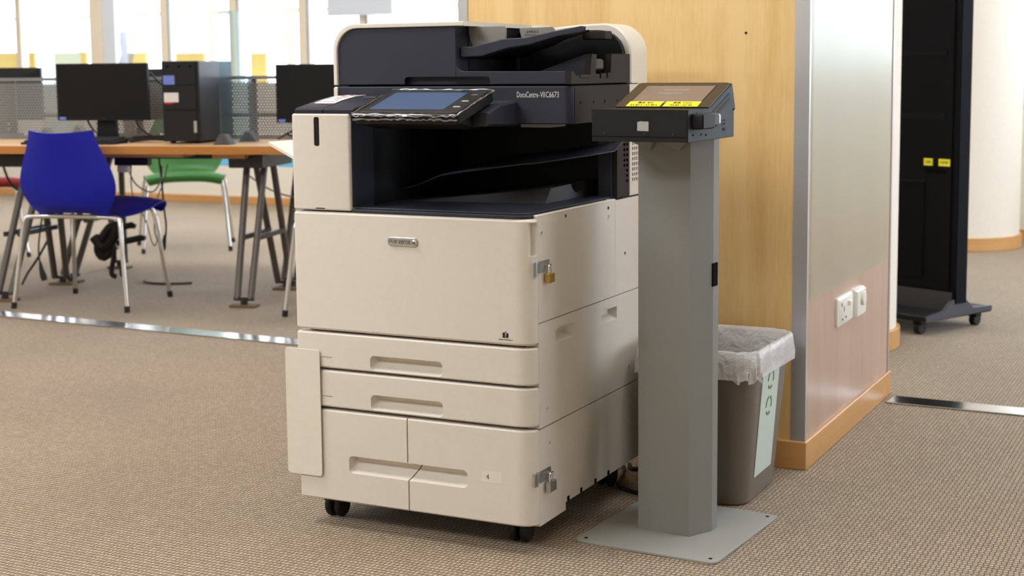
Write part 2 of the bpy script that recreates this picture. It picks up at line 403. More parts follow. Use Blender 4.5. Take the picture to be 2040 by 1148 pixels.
# return wall and far wall at the right
struct('wall_return', box(NB(), XS, XS+0.15, YB2, YB+0.2, 0, CEIL), CREAM)
WX = 0.115
bm = NB(); box(bm, XS, XR, YB2, YB2+0.2, 0, 1.08, 0.003); box(bm, XS, XR, YB2, YB2+0.2, 2.5, CEIL); box(bm, XS, WX, YB2, YB2+0.2, 1.08, 2.5); box(bm, 3.6, XR, YB2, YB2+0.2, 1.08, 2.5)
struct('wall_far', bm, CREAM)
struct('baseboard_far', box(NB(), XS, XR, YB2-0.015, YB2, 0, 0.062, 0.003), BASEW)
window('window_3', [((x, x+0.05, YB2+0.06, YB2+0.12, 1.08, 2.5), FRAMEB) for x in (WX, 1.3, 2.45, 3.55)],
       [(a, b, YB2+0.085, YB2+0.091, 1.08, 2.5) for a, b in ((WX+0.05, 1.3), (1.35, 2.45), (2.5, 3.55))], FRAMEB)
# two round cream columns with wooden base rings
for (cx, cy, r) in ((-0.176, 6.04, 0.35), (-0.107, 2.68, 0.292)):
    c = struct('round_column', cyl(NB(), (cx, cy), r, 'z', 0, CEIL, 48), CREAM)
    pts = lambda q: [(cx+q*math.cos(2*math.pi*k/48), cy+q*math.sin(2*math.pi*k/48)) for k in range(48)]
    mk('base_ring', prism(NB(), pts(r+0.014), 'z', 0, 0.075, 0.003), BASEW, c)
# metal threshold across the carpet
th = R(-1.72)
def thr(x0, x1):
    bm = NB(); box(bm, x0, x1, -0.05, 0.05, 0.0, 0.005, 0.002)
    bmesh.ops.transform(bm, matrix=Matrix.Translation((-2.0, 1.87, 0)) @ Matrix.Rotation(th, 4, 'Z'), verts=bm.verts); return bm
struct('trim_1', thr(-6.5, 1.30), STRIP)
struct('trim_2', thr(2.36, 5.2), STRIP)

# square pillar clad in laminate
PX0, PX1, PY0, PY1 = -0.665, 0.332, 0.896, 1.89
pil = struct('wall_pillar', box(NB(), PX0+0.01, PX1-0.01, PY0+0.01, PY1-0.01, 0, CEIL), CREAM)
bm = NB(); box(bm, -0.637, 0.298, PY0, PY0+0.012, 0.07, CEIL)
mk('front_panel', bm, MAPLE, pil)
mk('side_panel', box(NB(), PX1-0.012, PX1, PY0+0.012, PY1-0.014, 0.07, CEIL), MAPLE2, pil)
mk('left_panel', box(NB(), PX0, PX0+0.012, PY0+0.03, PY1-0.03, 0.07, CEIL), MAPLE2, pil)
mk('glass_cover', box(NB(), PX1+0.0005, PX1+0.006, PY0+0.03, PY1-0.05, 0.44, CEIL), WGLASS, pil)
for x0, x1, y0, y1 in ((0.298, PX1+0.002, PY0-0.003, PY0+0.008), (PX0-0.002, -0.637, PY0-0.003, PY0+0.008), (PX1-0.008, PX1+0.003, PY1-0.016, PY1), ):
    mk('metal_corner', box(NB(), x0, x1, y0, y1, 0.07, CEIL, 0.001), ALU, pil)
mk('metal_edge', box(NB(), PX1+0.002, PX1+0.004, PY0-0.003, PY0+0.012, 0.07, CEIL), ALU, pil)
mk('base_strip', box(NB(), PX0-0.008, 0.341, 0.886, PY0+0.002, 0, 0.0745, 0.002), BASEW, pil)
mk('base_strip', box(NB(), PX1-0.001, 0.341, 0.8965, 1.897, 0, 0.0745, 0.002), BASEW, pil)
mk('screw_hole', cyl(NB(), (0.1685, 1.127), 0.0035, 'y', PY0-0.0008, PY0+0.004, 10), BLACKI, pil)
# socket and switch on the pillar side
def wallplate(name, label, cat, y0, y1, z0, z1, dep):
    t = thing(name, label, cat, (PX1, (y0+y1)/2, z0))
    rings = [[(PX1+e, *p) for p in rrect(y0+i, y1-i, z0+i, z1-i, 0.004, 3)] for e, i in ((0.0, 0), (dep*0.55, 0), (dep, 0.006))]
    mk('plate', loft(NB(), rings), SOCK, t); return t
s = wallplate('power_socket', 'white three-pin power socket with a rocker switch on the pillar side', 'socket', 1.205, 1.368, 0.322, 0.404, 0.011)
mk('rocker', box(NB(), PX1+0.010, PX1+0.019, 1.305, 1.322, 0.372, 0.386, 0.002), SOCK, s)
for y, z, a, b in ((1.262, 0.368, 0.003, 0.007), (1.245, 0.341, 0.006, 0.0025), (1.283, 0.343, 0.006, 0.0025)):
    mk('pin_hole', box(NB(), PX1+0.009, PX1+0.0114, y-a, y+a, z-b, z+b), BLACKI, s)
mk('indicator', box(NB(), PX1+0.009, PX1+0.0118, 1.232, 1.24, 0.378, 0.388), REDI, s)
s = wallplate('dimmer_switch', 'narrow white wall switch with a round knob beside the power socket', 'switch', 1.377, 1.492, 0.322, 0.404, 0.020)
mk('knob', cyl(NB(), (1.44, 0.374), 0.020, 'x', PX1+0.018, PX1+0.028, 20, 0.002), SOCK, s)

# ---------------------------------------------------------------- photocopier
def build_copier():
    T = thing('photocopier', 'large beige and navy office photocopier with touch panel and paper drawers beside the kiosk', 'photocopier', (-0.3, 0.3, 0))
    XLf, YFr = -0.598, -0.03
    def outline(xl=XLf, yf=YFr, xr=0.0, back=0.0015, rx=0.042, ry=0.030, rl=0.008):
        # plan outline: left front corner slightly eased, right front corner well rounded
        p = [(xl, back)] + arc(xl+rl, yf+rl, rl, 180, 270, 3) + arc(xr-rx, yf+ry, rx, -90, 0, 8, ry) + [(xr, back)]
        return p
    mk('body', box(NB(), XLf+0.006, -0.031, 0.022, 0.62, 0.062, 0.722), GAP, T)
    # front door with badge
    d = prism(NB(), outline(), 'z', 0.4575, 0.7265, 0.005)
    d = cut(d, loft(NB(), [[(-0.0125, a, b) for a, b in rrect(-0.023, -0.003, 0.648, 0.719, 0.004, 3)], [(0.02, a, b) for a, b in rrect(-0.023, 0.0, 0.648, 0.719, 0.004, 3)]]))
    door = mk('front_door', d, BEIGE, T)
    bd = mk('badge', prism(NB(), rrect(-0.349, -0.273, 0.6575, 0.6775, 0.0099, 6), 'y', YFr-0.003, YFr+0.001, 0.001), STEEL, door, label='silver oval maker badge')
    for tx, xa, xb, h in (('FUJI', -0.344, -0.3245, 0.0085), ('xerox', -0.3205, -0.2905, 0.0082)):
        mk('badge_text', text_fit(tx, xb-xa, h, FRONT((xa+xb)/2, YFr-0.0033, 0.6675)), BLACKI, door)
    s = NB(); bmesh.ops.create_uvsphere(s, u_segments=16, v_segments=10, radius=0.0062); bmesh.ops.transform(s, matrix=Matrix.Translation((-0.2815, YFr-0.003, 0.6675)) @ Matrix.Diagonal((1, 0.4, 1, 1)), verts=s.verts)
    ball = mk('badge_ball', s, CHROME, door)
    s = NB(); bar(s, (-0.2855, YFr-0.0058, 0.6645), (-0.2775, YFr-0.0058, 0.6705), 0.001, 0.0016, (0, 1, 0)); bar(s, (-0.2855, YFr-0.0058, 0.6705), (-0.2775, YFr-0.0058, 0.6645), 0.001, 0.0016, (0, 1, 0))
    mk('badge_mark', s, BLACKI, door)
    # small black software mark low on the door
    s = NB(); box(s, -0.0695, -0.0635, YFr-0.0006, YFr, 0.4735, 0.4845)
    prism(s, [(-0.0625, 0.4735), (-0.056, 0.4735), (-0.0555, 0.4825), (-0.0585, 0.4845), (-0.0605, 0.4835)], 'y', YFr-0.0006, YFr)
    prism(s, [(-0.0655, 0.484), (-0.0605, 0.4885), (-0.062, 0.484)], 'y', YFr-0.0006, YFr)
    mk('printed_mark', s, BLACKI, door)
    mk('printed_mark', text_bm('Adobe PostScript 3', 0.0042, FRONT(-0.0625, YFr-0.0003, 0.4695)), BLACKI, door)
    # drawers
    def drawer(z0, z1, hz0, hz1):
        d = prism(NB(), outline(), 'z', z0, z1, 0.0035)
        r = lambda i, lo, hi: rrect(-0.4015+i, -0.2175-i, hz0+lo, hz1-hi, 0.010, 5)
        c = loft(NB(), [[(a, YFr-0.01, b) for a, b in r(0, 0, 0)], [(a, YFr, b) for a, b in r(0, 0, 0)], [(a, YFr+0.012, b) for a, b in r(0.003, 0.006, 0.0)],
                        [(a, YFr+0.026, b) for a, b in r(0.007, 0.021, 0.001)]])
        o = mk('paper_drawer', cut(d, c), BEIGE, T)
        return o
    d1 = drawer(0.3715, 0.4520, 0.3748, 0.4087)
    d2 = drawer(0.2815, 0.3655, 0.2850, 0.3198)
    for dd, z in ((d1, 0.396), (d2, 0.306)):
        for q in (0.0, -0.0185):
            mk('size_guide', box(NB(), -0.5315, -0.503, YFr-0.0006, YFr+0.001, z+q+0.0, z+q+0.0012), BEIGE2 if q else POSTG, dd)
    big = lambda: prism(NB(), outline(), 'z', 0.064, 0.2745, 0.0035)
    rec = lambda: loft(NB(), [[(a, YFr-0.01, b) for a, b in rrect(-0.4625, -0.159, 0.1335, 0.1735, 0.010, 5)], [(a, YFr, b) for a, b in rrect(-0.4625, -0.159, 0.1335, 0.1735, 0.010, 5)],
                              [(a, YFr+0.012, b) for a, b in rrect(-0.460, -0.161, 0.140, 0.1735, 0.010, 5)], [(a, YFr+0.026, b) for a, b in rrect(-0.456, -0.165, 0.157, 0.1725, 0.010, 5)]])
    zz = [(-0.3065, 0.0), (-0.3065, 0.134), (-0.2865, 0.166), (-0.2865, 0.1745), (-0.3085, 0.1745), (-0.3085, 0.4)]
    sh = lambda dx: [(x+dx, z) for x, z in zz]
    cl = cut(cut(big(), rec()), prism(NB(), sh(-0.0016)+[(0.3, 0.4), (0.3, 0.0)], 'y', -0.2, 0.2))
    mk('paper_drawer', cl, BEIGE, T)
    cr = cut(cut(big(), rec()), prism(NB(), sh(0.0016)+[(-0.9, 0.4), (-0.9, 0.0)], 'y', -0.2, 0.2))
    dr = mk('paper_drawer', cr, BEIGE, T)
    mk('tray_number', text_bm('4', 0.017, FRONT(-0.109, YFr-0.0003, 0.165), xs=0.9), BLACKI, dr)
    mk('tray_label', box(NB(), -0.124, -0.074, YFr-0.0004, YFr+0.001, 0.153, 0.178), BEIGE2, dr)
    # right side panels
    def side(y0, y1, z0, z1, holes=(), x=0.0):
        p = prism(NB(), [(y0, z0), (y1, z0), (y1, z1), (y0, z1)], 'x', x-0.03, x, 0.0)
        for (a, b, c, d) in holes:
            f = lambda i, lo, hi: rrect(a+i, b-i, c+lo, d-hi, 0.003, 3)
            cc = loft(NB(), [[(x+0.01, u, v) for u, v in f(0, 0, 0)], [(x-0.001, u, v) for u, v in f(0, 0, 0)], [(x-0.019, u, v) for u, v in f(0.012, 0.014, 0.001)]])
            p = cut(p, cc)
        return mk('side_panel', p, BEIGE, T)
    side(0.0025, 0.4265, 0.5035, 0.7300)
    side(0.4275, 0.625, 0.5035, 0.7300)
    mid = side(0.0025, 0.625, 0.2745, 0.5015, [(0.088, 0.186, 0.446, 0.477), (0.341, 0.436, 0.446, 0.477)])
    low = side(0.0025, 0.625, 0.078, 0.2715)
    mk('side_lip', box(NB(), -0.03, 0.0, 0.0025, 0.136, 0.060, 0.0785), BEIGE, low)
    for y0 in (0.108, 0.362):
        for dz in (0.4805, 0.4835): mk('grip_rib', box(NB(), -0.001, 0.0012, y0, y0+0.045, dz, dz+0.001), BEIGE2, mid)
    for y in (0.150, 0.222, 0.304, 0.382): mk('clip_tab', box(NB(), -0.02, 0.0006, y-0.006, y+0.006, 0.078, 0.089), GAP, low)
    for i, (y, z, r) in enumerate(((0.144, 0.720, 0.0035), (0.385, 0.716, 0.004), (0.389, 0.694, 0.0075), (0.020, 0.694, 0.0075), (0.488, 0.598, 0.0035),
                                   (0.51, 0.315, 0.007), (0.042, 0.31, 0.006), (0.053, 0.232, 0.006), (0.517, 0.181, 0.006))):
        w = mk('screw', cyl(NB(), (y, z), r, 'x', -0.002, 0.0008, 14), BEIGE2 if r > 0.005 else BROWNBLK, T)
        if r > 0.005: mk('screw_head', cyl(NB(), (y-0.001, z+0.002), r*0.5, 'x', 0.0005, 0.0014, 12), STEEL, w)
    mk('top_rim', box(NB(), -0.03, 0.0, 0.0025, 0.43, 0.7292, 0.7335, 0.0015), BEIGE2, T)
    # casters
    for x, y in ((-0.552, 0.055), (-0.075, 0.065), (-0.552, 0.55), (-0.075, 0.55)):
        c = mk('caster', box(NB(), x-0.024, x+0.024, y-0.02, y+0.03, 0.035, 0.066, 0.004), DARKER, T)
        for q in (-0.021, 0.005): mk('wheel', cyl(NB(), (y, 0.027), 0.027, 'x', x+q, x+q+0.016, 20, 0.004), RUBBER, c)
    # metal plate fixed over the left ends of the drawers
    mk('cover_plate', prism(NB(), rrect(-0.626, -0.5315, 0.1185, 0.4125, 0.008, 5), 'y', -0.0365, -0.0345, 0.0006), BEIGE2, T, label='thin cream metal plate with rounded corners')
    # output tray in the body
    pl = outline(-0.444, -0.028, -0.010, 0.40, 0.035, 0.03, 0.003)
    tray = mk('output_tray', prism(NB(), pl, 'z', 0.7275, 0.7345, 0.0015), NAVY, T)
    pl = outline(-0.438, -0.018, -0.014, 0.45, 0.028, 0.028, 0.003)
    prism_top = prism(NB(), pl, 'z', 0.7340, 0.7385, 0.0015)
    mk('tray_rim', prism_top, NAVY, tray)
    wedge = loft(NB(), [[(-0.40, 0.17, 0.7385), (-0.078, 0.205, 0.7385), (-0.078, 0.54, 0.7385), (-0.40, 0.54, 0.7385)],
                        [(-0.36, 0.22, 0.7405), (-0.078, 0.236, 0.771), (-0.078, 0.50, 0.776), (-0.36, 0.50, 0.7405)]])
    wedge = cut(wedge, cyl(NB(), (0.385, 0.792), 0.042, 'x', -0.16, 0.02, 20))
    mk('paper_ramp', wedge, mat('tray_navy_lit', (62, 60, 62), 0.5, bump=0.2), tray)  # same plastic as the tray; light on it painted in as paler grey
    ex = [(-0.56, 0.742), (-0.487, 0.757), (-0.412, 0.772), (-0.343, 0.799), (-0.271, 0.81), (-0.133, 0.828), (-0.099, 0.831), (-0.029, 0.842), (0.012, 0.850)]
    bm = NB()
    rings = []
    for x, z in ex:
        y0 = 0.20 + max(0, (x+0.10))*1.75
        k = 0.022*min(1, (x+0.56)/0.3); rings.append([(x, y0, z), (x, 0.45, z+k), (x, 0.45, z+k-0.006), (x, y0, z-0.003)])
    loft(bm, rings)
    mk('exit_shelf', bm, NAVY, T)
    # output cavity
    mk('cavity_back', box(NB(), -0.6, -0.012, 0.50, 0.62, 0.722, 0.93), DARKER, T)
    mk('cavity_wall', box(NB(), -0.58, -0.452, 0.02, 0.51, 0.722, 0.93), DARKER, T)
    # left front column: beige cover with a slot, navy side
    c = prism(NB(), rrect(XLf, -0.4435, YFr, 0.066, [0.008, 0.006, 0.002, 0.002], 4), 'z', 0.7305, 0.9455, 0.003)
    c = cut(c, prism(NB(), rrect(-0.5370, -0.5225, 0.8735, 0.9385, 0.0045, 3), 'y', -0.06, -0.010))
    lc = mk('column_cover', c, BEIGE, T)
    mk('slot_window', prism(NB(), rrect(-0.5365, -0.523, 0.874, 0.938, 0.004, 3), 'y', -0.0278, -0.009), DARKER, lc)
    mk('finger_notch', box(NB(), -0.536, -0.512, YFr-0.0004, YFr+0.002, 0.7335, 0.7355), GAP, lc)
    mk('column_side', box(NB(), -0.444, -0.4415, -0.022, 0.066, 0.7385, 0.945), NAVY, T)
    mk('column_inner', box(NB(), -0.456, -0.447, 0.067, 0.45, 0.7385, 0.93), DARKER, T)
    # sloped navy caps over the column
    def cap(x0, x1):
        prof = [(YFr+0.003, 0.9455), (YFr+0.001, 0.954), (YFr+0.006, 0.958), (0.06, 0.973), (0.12, 0.981), (0.178, 0.983), (0.178, 0.9455)]
        return mk('column_cap', prism(NB(), prof, 'x', x0, x1, 0.0015), NAVY, T)
    c1 = cap(-0.588, -0.5135); c2 = cap(-0.5120, -0.434)
    bm = NB(); ring = lambda y, z: [(-0.574, y, z), (-0.519, y, z), (-0.519, y, z+0.0006), (-0.574, y, z+0.0006)]
    loft(bm, [ring(y, z) for y, z in ((-0.012, 0.9585), (0.06, 0.9732), (0.12, 0.9812), (0.165, 0.9829))])
    sheet = mk('instruction_sheet', bm, PAPER, c1, label='white paper instruction sheet with red print')
    bm = NB()
    random.seed(3)
    for k in range(15):
        y = 0.0+0.011*k; z = 0.9592+max(0, min(1, (y+0.012)/0.072))*0.0147+max(0, y-0.06)*0.13-max(0, y-0.12)*0.09
        x = -0.570
        while x < -0.526:
            l = random.uniform(0.004, 0.012)
            if random.random() < 0.55: box(bm, x, min(x+l, -0.522), y, y+0.003, z+0.0002, z+0.0009)
            x += l+0.002
    mk('printed_lines', bm, PRINTB, c1)['kind'] = 'stuff'
    mk('lid_button', box(NB(), -0.478, -0.444, 0.085, 0.11, 0.974, 0.981, 0.002), DARK, c2)
    # scanner unit
    so = outline(-0.602, 0.174, 0.0, 0.52, 0.018, 0.020, 0.002)
    sc = mk('scanner_unit', prism(NB(), so, 'z', 0.9185, 1.0025, 0.0025), NAVY, T)
    mk('scanner_side', prism(NB(), [(0.194, 0.9195), (0.515, 0.9195), (0.515, 1.0005), (0.194, 1.0005)], 'x', -0.004, 0.0012), BROWNBLK, sc)  # right face of the scanner, its warm reflection put into the colour
    for y in (0.224, 0.297, 0.362, 0.437): mk('screw_hole', box(NB(), 0.0, 0.0018, y-0.0025, y+0.0025, 0.962, 0.9675), GAP, sc)
    for tx, xa, xb in (('DocuCentre-', -0.131, -0.0755), ('VII', -0.0735, -0.0625), ('C6673', -0.0600, -0.0285)):
        mk('model_text', text_fit(tx, xb-xa, 0.0128, FRONT((xa+xb)/2, 0.1735, 0.9838)), WHITEI, sc)
    mk('left_trim', box(NB(), -0.612, -0.602, 0.170, 0.63, 0.94, 1.0025, 0.003), BEIGE2, sc)
    mk('sensor_bump', box(NB(), -0.135, -0.06, 0.20, 0.28, 0.910, 0.919, 0.002), POSTG, sc)
    # right rear: navy edge, dark vent strip, beige vent panel
    mk('rear_edge', box(NB(), -0.045, -0.012, 0.432, 0.50, 0.733, 0.919), NAVY, T)
    vs = prism(NB(), [(0.440, 0.735), (0.515, 0.735), (0.515, 0.9185), (0.440, 0.9185)], 'x', -0.02, 0.0)
    vh = NB()
    for i in range(10):
        for j, y in enumerate((0.485, 0.502)):
            if j == 0 and (i == 9 or i < 3): continue
            box(vh, -0.006, 0.01, y-0.0055, y+0.0055, 0.768+0.0125*i, 0.775+0.0125*i)
    mk('vent_strip', cut(vs, vh), BROWNBLK, T)
    mk('vent_backing', box(NB(), -0.010, -0.006, 0.45, 0.62, 0.74, 0.90), GAP, T)
    vs = prism(NB(), [(0.517, 0.7345), (0.63, 0.7345), (0.63, 1.0025), (0.517, 1.0025)], 'x', -0.02, 0.001)
    vh = NB()
    for i in range(10):
        for y in (0.536, 0.549, 0.562, 0.575, 0.588): box(vh, -0.006, 0.01, y-0.0042, y+0.0042, 0.768+0.0125*i, 0.776+0.0125*i)
    mk('vent_panel', cut(vs, vh), BEIGE, T)
    mk('rear_cover', box(NB(), -0.602, -0.02, 0.52, 0.63, 0.722, 1.0), BEIGE, T)
    # document feeder
    F = mk('document_feeder', cut(
        prism(NB(), [(-0.602, 1.0065), (-0.285, 1.0065), (-0.285, 1.1385)]+arc(-0.548, 1.0845, 0.054, 90, 180, 8), 'y', 0.176, 0.50, 0.002),
        prism(NB(), rrect(-0.421, -0.1, 0.99, 1.0245, 0.008, 4), 'y', 0.1, 0.205)), NAVY, T)
    lip = prism(NB(), [(-0.287, 1.0065)] + [(0.0, 1.0065), (0.0, 1.0345), (-0.268, 1.0365)] + [(a, b) for a, b in arc(-0.268, 1.0535, 0.017, 270, 180, 5)[1:]] + [(-0.287, 1.056)], 'y', 0.1765, 0.19, 0.0015)
    lip = cut(lip, prism(NB(), rrect(-0.5, -0.2, 0.99, 1.0245, 0.008, 4), 'y', 0.1, 0.205))
    mk('feeder_lip', lip, NAVY, F)
    mk('recess_back', box(NB(), -0.425, -0.19, 0.1955, 0.21, 1.0068, 1.03), NAVY, F)
    mk('tray_floor', box(NB(), -0.29, -0.004, 0.185, 0.50, 1.0068, 1.014), DARKER, F)
    mk('feeder_inner', box(NB(), -0.30, -0.283, 0.235, 0.50, 1.012, 1.136), DARKER, F)
    mk('seam_light_block', box(NB(), -0.59, -0.012, 0.20, 0.60, 1.0, 1.0075), GAP, F)  # unseen dark filler, added to stop light passing through the seam
    # beige shell over the left end and top
    outer = [(-0.612, 1.0065)] + list(reversed(arc(-0.551, 1.0875, 0.061, 90, 180, 8))) + [(-0.262, 1.1485)]
    inner = [(-0.262, 1.1385)] + arc(-0.548, 1.0845, 0.054, 90, 180, 8) + [(-0.602, 1.0065)]
    mk('feeder_shell', prism(NB(), outer+inner, 'y', 0.170, 0.63, 0.0015), BEIGE2, F)
    # rear hood with rounded right end
    hood = [(-0.30, 1.0045), (0.0025, 1.0045), (0.0025, 1.062)] + arc(-0.0705, 1.075, 0.073, 0, 90, 8) + [(-0.13, 1.146), (-0.21, 1.1395), (-0.30, 1.149)]
    mk('rear_hood', prism(NB(), hood, 'y', 0.522, 0.63, 0.004), BEIGE2, F)
    hin = [(-0.30, 1.0065), (-0.012, 1.0065), (-0.012, 1.062)] + arc(-0.0755, 1.068, 0.0635, 0, 90, 8) + [(-0.13, 1.132), (-0.21, 1.1255), (-0.30, 1.1295)]
    mk('hood_inner', prism(NB(), hin, 'y', 0.505, 0.523), DARKER, F)
    # right wall of the feeder with its notch and ramp
    sw = [(0.176, 1.0065), (0.518, 1.0065), (0.518, 1.0735), (0.405, 1.0735), (0.399, 1.030), (0.311, 1.027), (0.317, 1.0725), (0.288, 1.0725), (0.281, 1.026), (0.206, 1.0235), (0.188, 1.034), (0.176, 1.0345)]
    mk('feeder_side', prism(NB(), sw, 'x', -0.014, 0.001), BROWNBLK, F)
    mk('side_catch', box(NB(), -0.008, 0.003, 0.222, 0.275, 1.0195, 1.0265, 0.001), BROWNBLK, F)
    mk('ramp', prism(NB(), [(-0.002, 1.0725), (-0.012, 1.0725), (-0.125, 1.036), (-0.125, 1.020), (-0.002, 1.020)], 'y', 0.286, 0.296), NAVY, F)
    mk('stopper', box(NB(), -0.028, -0.006, 0.325, 0.372, 1.036, 1.062, 0.004), DARK, F)
    for y in (0.338, 0.378): mk('stopper_slot', box(NB(), -0.002, 0.0016, y-0.004, y+0.004, 1.018, 1.030), GAP, F)
    # sloped input tray with two grey paper guides
    top = [(-0.283, 1.092), (-0.252, 1.092), (-0.175, 1.108), (-0.119, 1.110), (-0.051, 1.1225), (0.018, 1.133), (0.028, 1.131)]
    bot = [(0.028, 1.121), (0.009, 1.1175), (-0.041, 1.111), (-0.109, 1.094), (-0.163, 1.087), (-0.23, 1.070), (-0.283, 1.068)]
    sq = lambda q: [(-0.283+(a+0.283)*0.55, b) for a, b in q]
    bm = NB(); loft(bm, [[(a, 0.192, b) for a, b in inset(top+bot, 0.002)], [(a, 0.190+0.003, b) for a, b in top+bot], [(a, 0.48, b) for a, b in sq(top+bot)]])
    it = mk('input_tray', bm, NAVY, F, sharp=16)
    bm = NB(); lo = [(a, b-0.0012) for a, b in bot]; hi = [(a, b+0.004) for a, b in reversed(bot)]
    loft(bm, [[(a, 0.212, b) for a, b in lo+hi], [(a, 0.479, b) for a, b in sq(lo+hi)]])
    mk('underside_shade', bm, DARKER, it)  # added near-black sheet, shade under the tray painted in
    g = prism(NB(), [(-0.345, 1.095), (-0.251, 1.108), (-0.251, 1.136), (-0.256, 1.141), (-0.346, 1.141), (-0.352, 1.136)], 'y', 0.35, 0.358, 0.001)
    # guides stand on the tray, one ahead of the other
    def guide(dx, pts, y0): return mk('paper_guide', prism(NB(), [(a+dx, b) for a, b in pts], 'y', y0, y0+0.008, 0.001), GREYG, it, label='grey upright paper guide')
    g.free()
    guide(-0.008, [(-0.262, 1.085), (-0.181, 1.102), (-0.181, 1.133), (-0.185, 1.138), (-0.276, 1.138), (-0.281, 1.133)], 0.235)
    guide(0.0, [(-0.166, 1.100), (-0.085, 1.112), (-0.087, 1.131), (-0.092, 1.135), (-0.168, 1.134), (-0.173, 1.130)], 0.275)
    mk('guide_text', text_bm('\u2193MAX\u2193', 0.0085, FRONT(-0.140, 0.2747, 1.1245)), BLACKI, it)
    mk('guide_line', box(NB(), -0.160, -0.116, 0.2742, 0.2752, 1.1175, 1.1182), BLACKI, it)
    mk('roller_bracket', box(NB(), -0.088, -0.030, 0.44, 0.48, 1.108, 1.128, 0.002), BROWNBLK, F)
    # touch panel on its arm
    P = Matrix.Translation((-0.4015, -0.078, 0.944)) @ Matrix.Rotation(R(16), 4, 'X')
    def pb(*a, r=0.006, ch=0.002):
        x0, x1, y0, y1, z0, z1 = a; b = prism(NB(), rrect(x0, x1, y0, y1, r, 4), 'z', z0, z1, ch)
        bmesh.ops.transform(b, matrix=P, verts=b.verts); return b
    cp = mk('touch_panel', pb(0, 0.256, 0, 0.172, -0.020, 0.003, r=0.008), DARKER, T)
    mk('bezel', pb(0.008, 0.248, 0.010, 0.166, 0.002, 0.0048), DARK, cp)
    mk('screen', pb(0.024, 0.206, 0.030, 0.150, 0.0045, 0.0056, r=0.002, ch=0), PRSCR, cp, label='bluish touch screen')
    for q in (0.045, 0.085, 0.130): mk('panel_key', pb(0.222, 0.238, q, q+0.006, 0.0045, 0.0058, r=0.002, ch=0), WHITEI if q < 0.12 else GREYG, cp)
    random.seed(11)
    def rim(pts, r0):
        path = []
        for a, b in zip(pts, pts[1:]):
            a, b = Vector(a), Vector(b); n = max(3, int((b-a).length/0.012))
            for k in range(n): path.append(a.lerp(b, k/n)+Vector((random.uniform(-1, 1), random.uniform(-1, 1), random.uniform(-0.5, 1)))*0.0012)
        path.append(Vector(pts[-1]))
        b = NB(); tube(b, path, [r0*random.uniform(0.55, 1.4) for _ in path], 7); bmesh.ops.transform(b, matrix=P, verts=b.verts); return b
    film = mk('plastic_film', rim([(-0.003, -0.001, 0.004), (0.256, -0.001, 0.003), (0.259, 0.173, 0.004), (-0.001, 0.173, 0.005), (-0.003, 0.0, 0.004)], 0.0021), FOLD, cp, label='crumpled clear protective film')
    mk('film_sheet', pb(0.002, 0.254, 0.004, 0.170, 0.0066, 0.0069, ch=0), FILM, cp)
    b = NB()
    for y0, z0, am in ((-0.003, 0.000, 0.0025), (-0.004, -0.007, 0.0022)):
        pts = [(0.0+0.008*k, y0+random.uniform(-am, am)*0.4, z0+random.uniform(-am, am)) for k in range(33)]
        tube(b, pts, [0.0019*random.uniform(0.5, 1.5) for _ in pts], 6)
    bmesh.ops.transform(b, matrix=P, verts=b.verts); mk('film_fold', b, FOLD, cp)
    pf = [(-0.012, 0.945), (-0.060, 0.938), (-0.060, 0.925), (0.02, 0.912), (0.12, 0.918), (0.12, 0.95), (0.04, 0.955)]
    mk('panel_housing', prism(NB(), pf, 'x', -0.405, -0.165, 0.006), DARKER, T)
    mk('panel_arm', prism(NB(), [(0.03, 0.918), (0.19, 0.914), (0.19, 0.972), (0.09, 0.965), (0.03, 0.948)], 'x', -0.30, -0.130, 0.005), NAVY, T)
    # side tray at the left, tipped up
    b = NB(); loft(b, [[(-0.612, y, 0.787) for y in (0.15, 0.45)]+[(-0.612, y, 0.780) for y in (0.45, 0.15)], [(-0.79, y, 0.871) for y in (0.15, 0.45)]+[(-0.789, y, 0.863) for y in (0.45, 0.15)]])
    mk('side_tray', b, BEIGE2, T)
    mk('side_cover', box(NB(), -0.612, -0.598, 0.05, 0.62, 0.735, 0.93, 0.004), BEIGE, T)
    # two lockable hasps on the right front edge
    for z in (0.6205, 0.1665):
        h = mk('hasp', prism(NB(), rrect(-0.002, 0.055, z-0.010, z+0.015, 0.004, 3), 'x', 0.0005, 0.0022), STEEL, T, label='steel hasp plate')
        mk('hinge', cyl(NB(), (-0.0015, -0.007), 0.0035, 'z', z-0.016, z+0.016, 10), STEEL, h)
        mk('hinge_leaf', box(NB(), -0.005, 0.001, -0.024, -0.006, z-0.014, z+0.014), STEEL, h)
        st = NB(); tube(st, [(0.002, 0.036, z+0.003), (0.010, 0.036, z+0.003), (0.013, 0.040, z+0.003), (0.010, 0.044, z+0.003), (0.002, 0.044, z+0.003)], 0.0018, 8)
        mk('staple', st, STEEL, h)
    return T
COPIER = build_copier()
def padlock(name, label, z, m, w, hgt):
    t = thing(name, label, 'padlock', (0.010, 0.040, z-0.024), 0, None)
    mk('lock_body', box(NB(), 0.0045, 0.0150, 0.040-w, 0.040+w, z-0.016-hgt, z-0.016, 0.0015), m, t)
    s = NB(); tube(s, [(0.0095, 0.040-w*0.6, z-0.018), (0.0095, 0.040-w*0.6, z-0.002), (0.0095, 0.040-w*0.45, z+0.0015), (0.0095, 0.040, z+0.0030), (0.0095, 0.040+w*0.45, z+0.0015), (0.0095, 0.040+w*0.6, z-0.002), (0.0095, 0.040+w*0.6, z-0.018)], 0.0018, 8)
    mk('shackle', s, CHROME, t)
padlock('padlock', 'small brass padlock on the upper hasp of the photocopier', 0.6235, BRASS, 0.013, 0.021)
padlock('padlock', 'steel padlock on the lower hasp of the photocopier', 0.1695, STEEL, 0.016, 0.024)

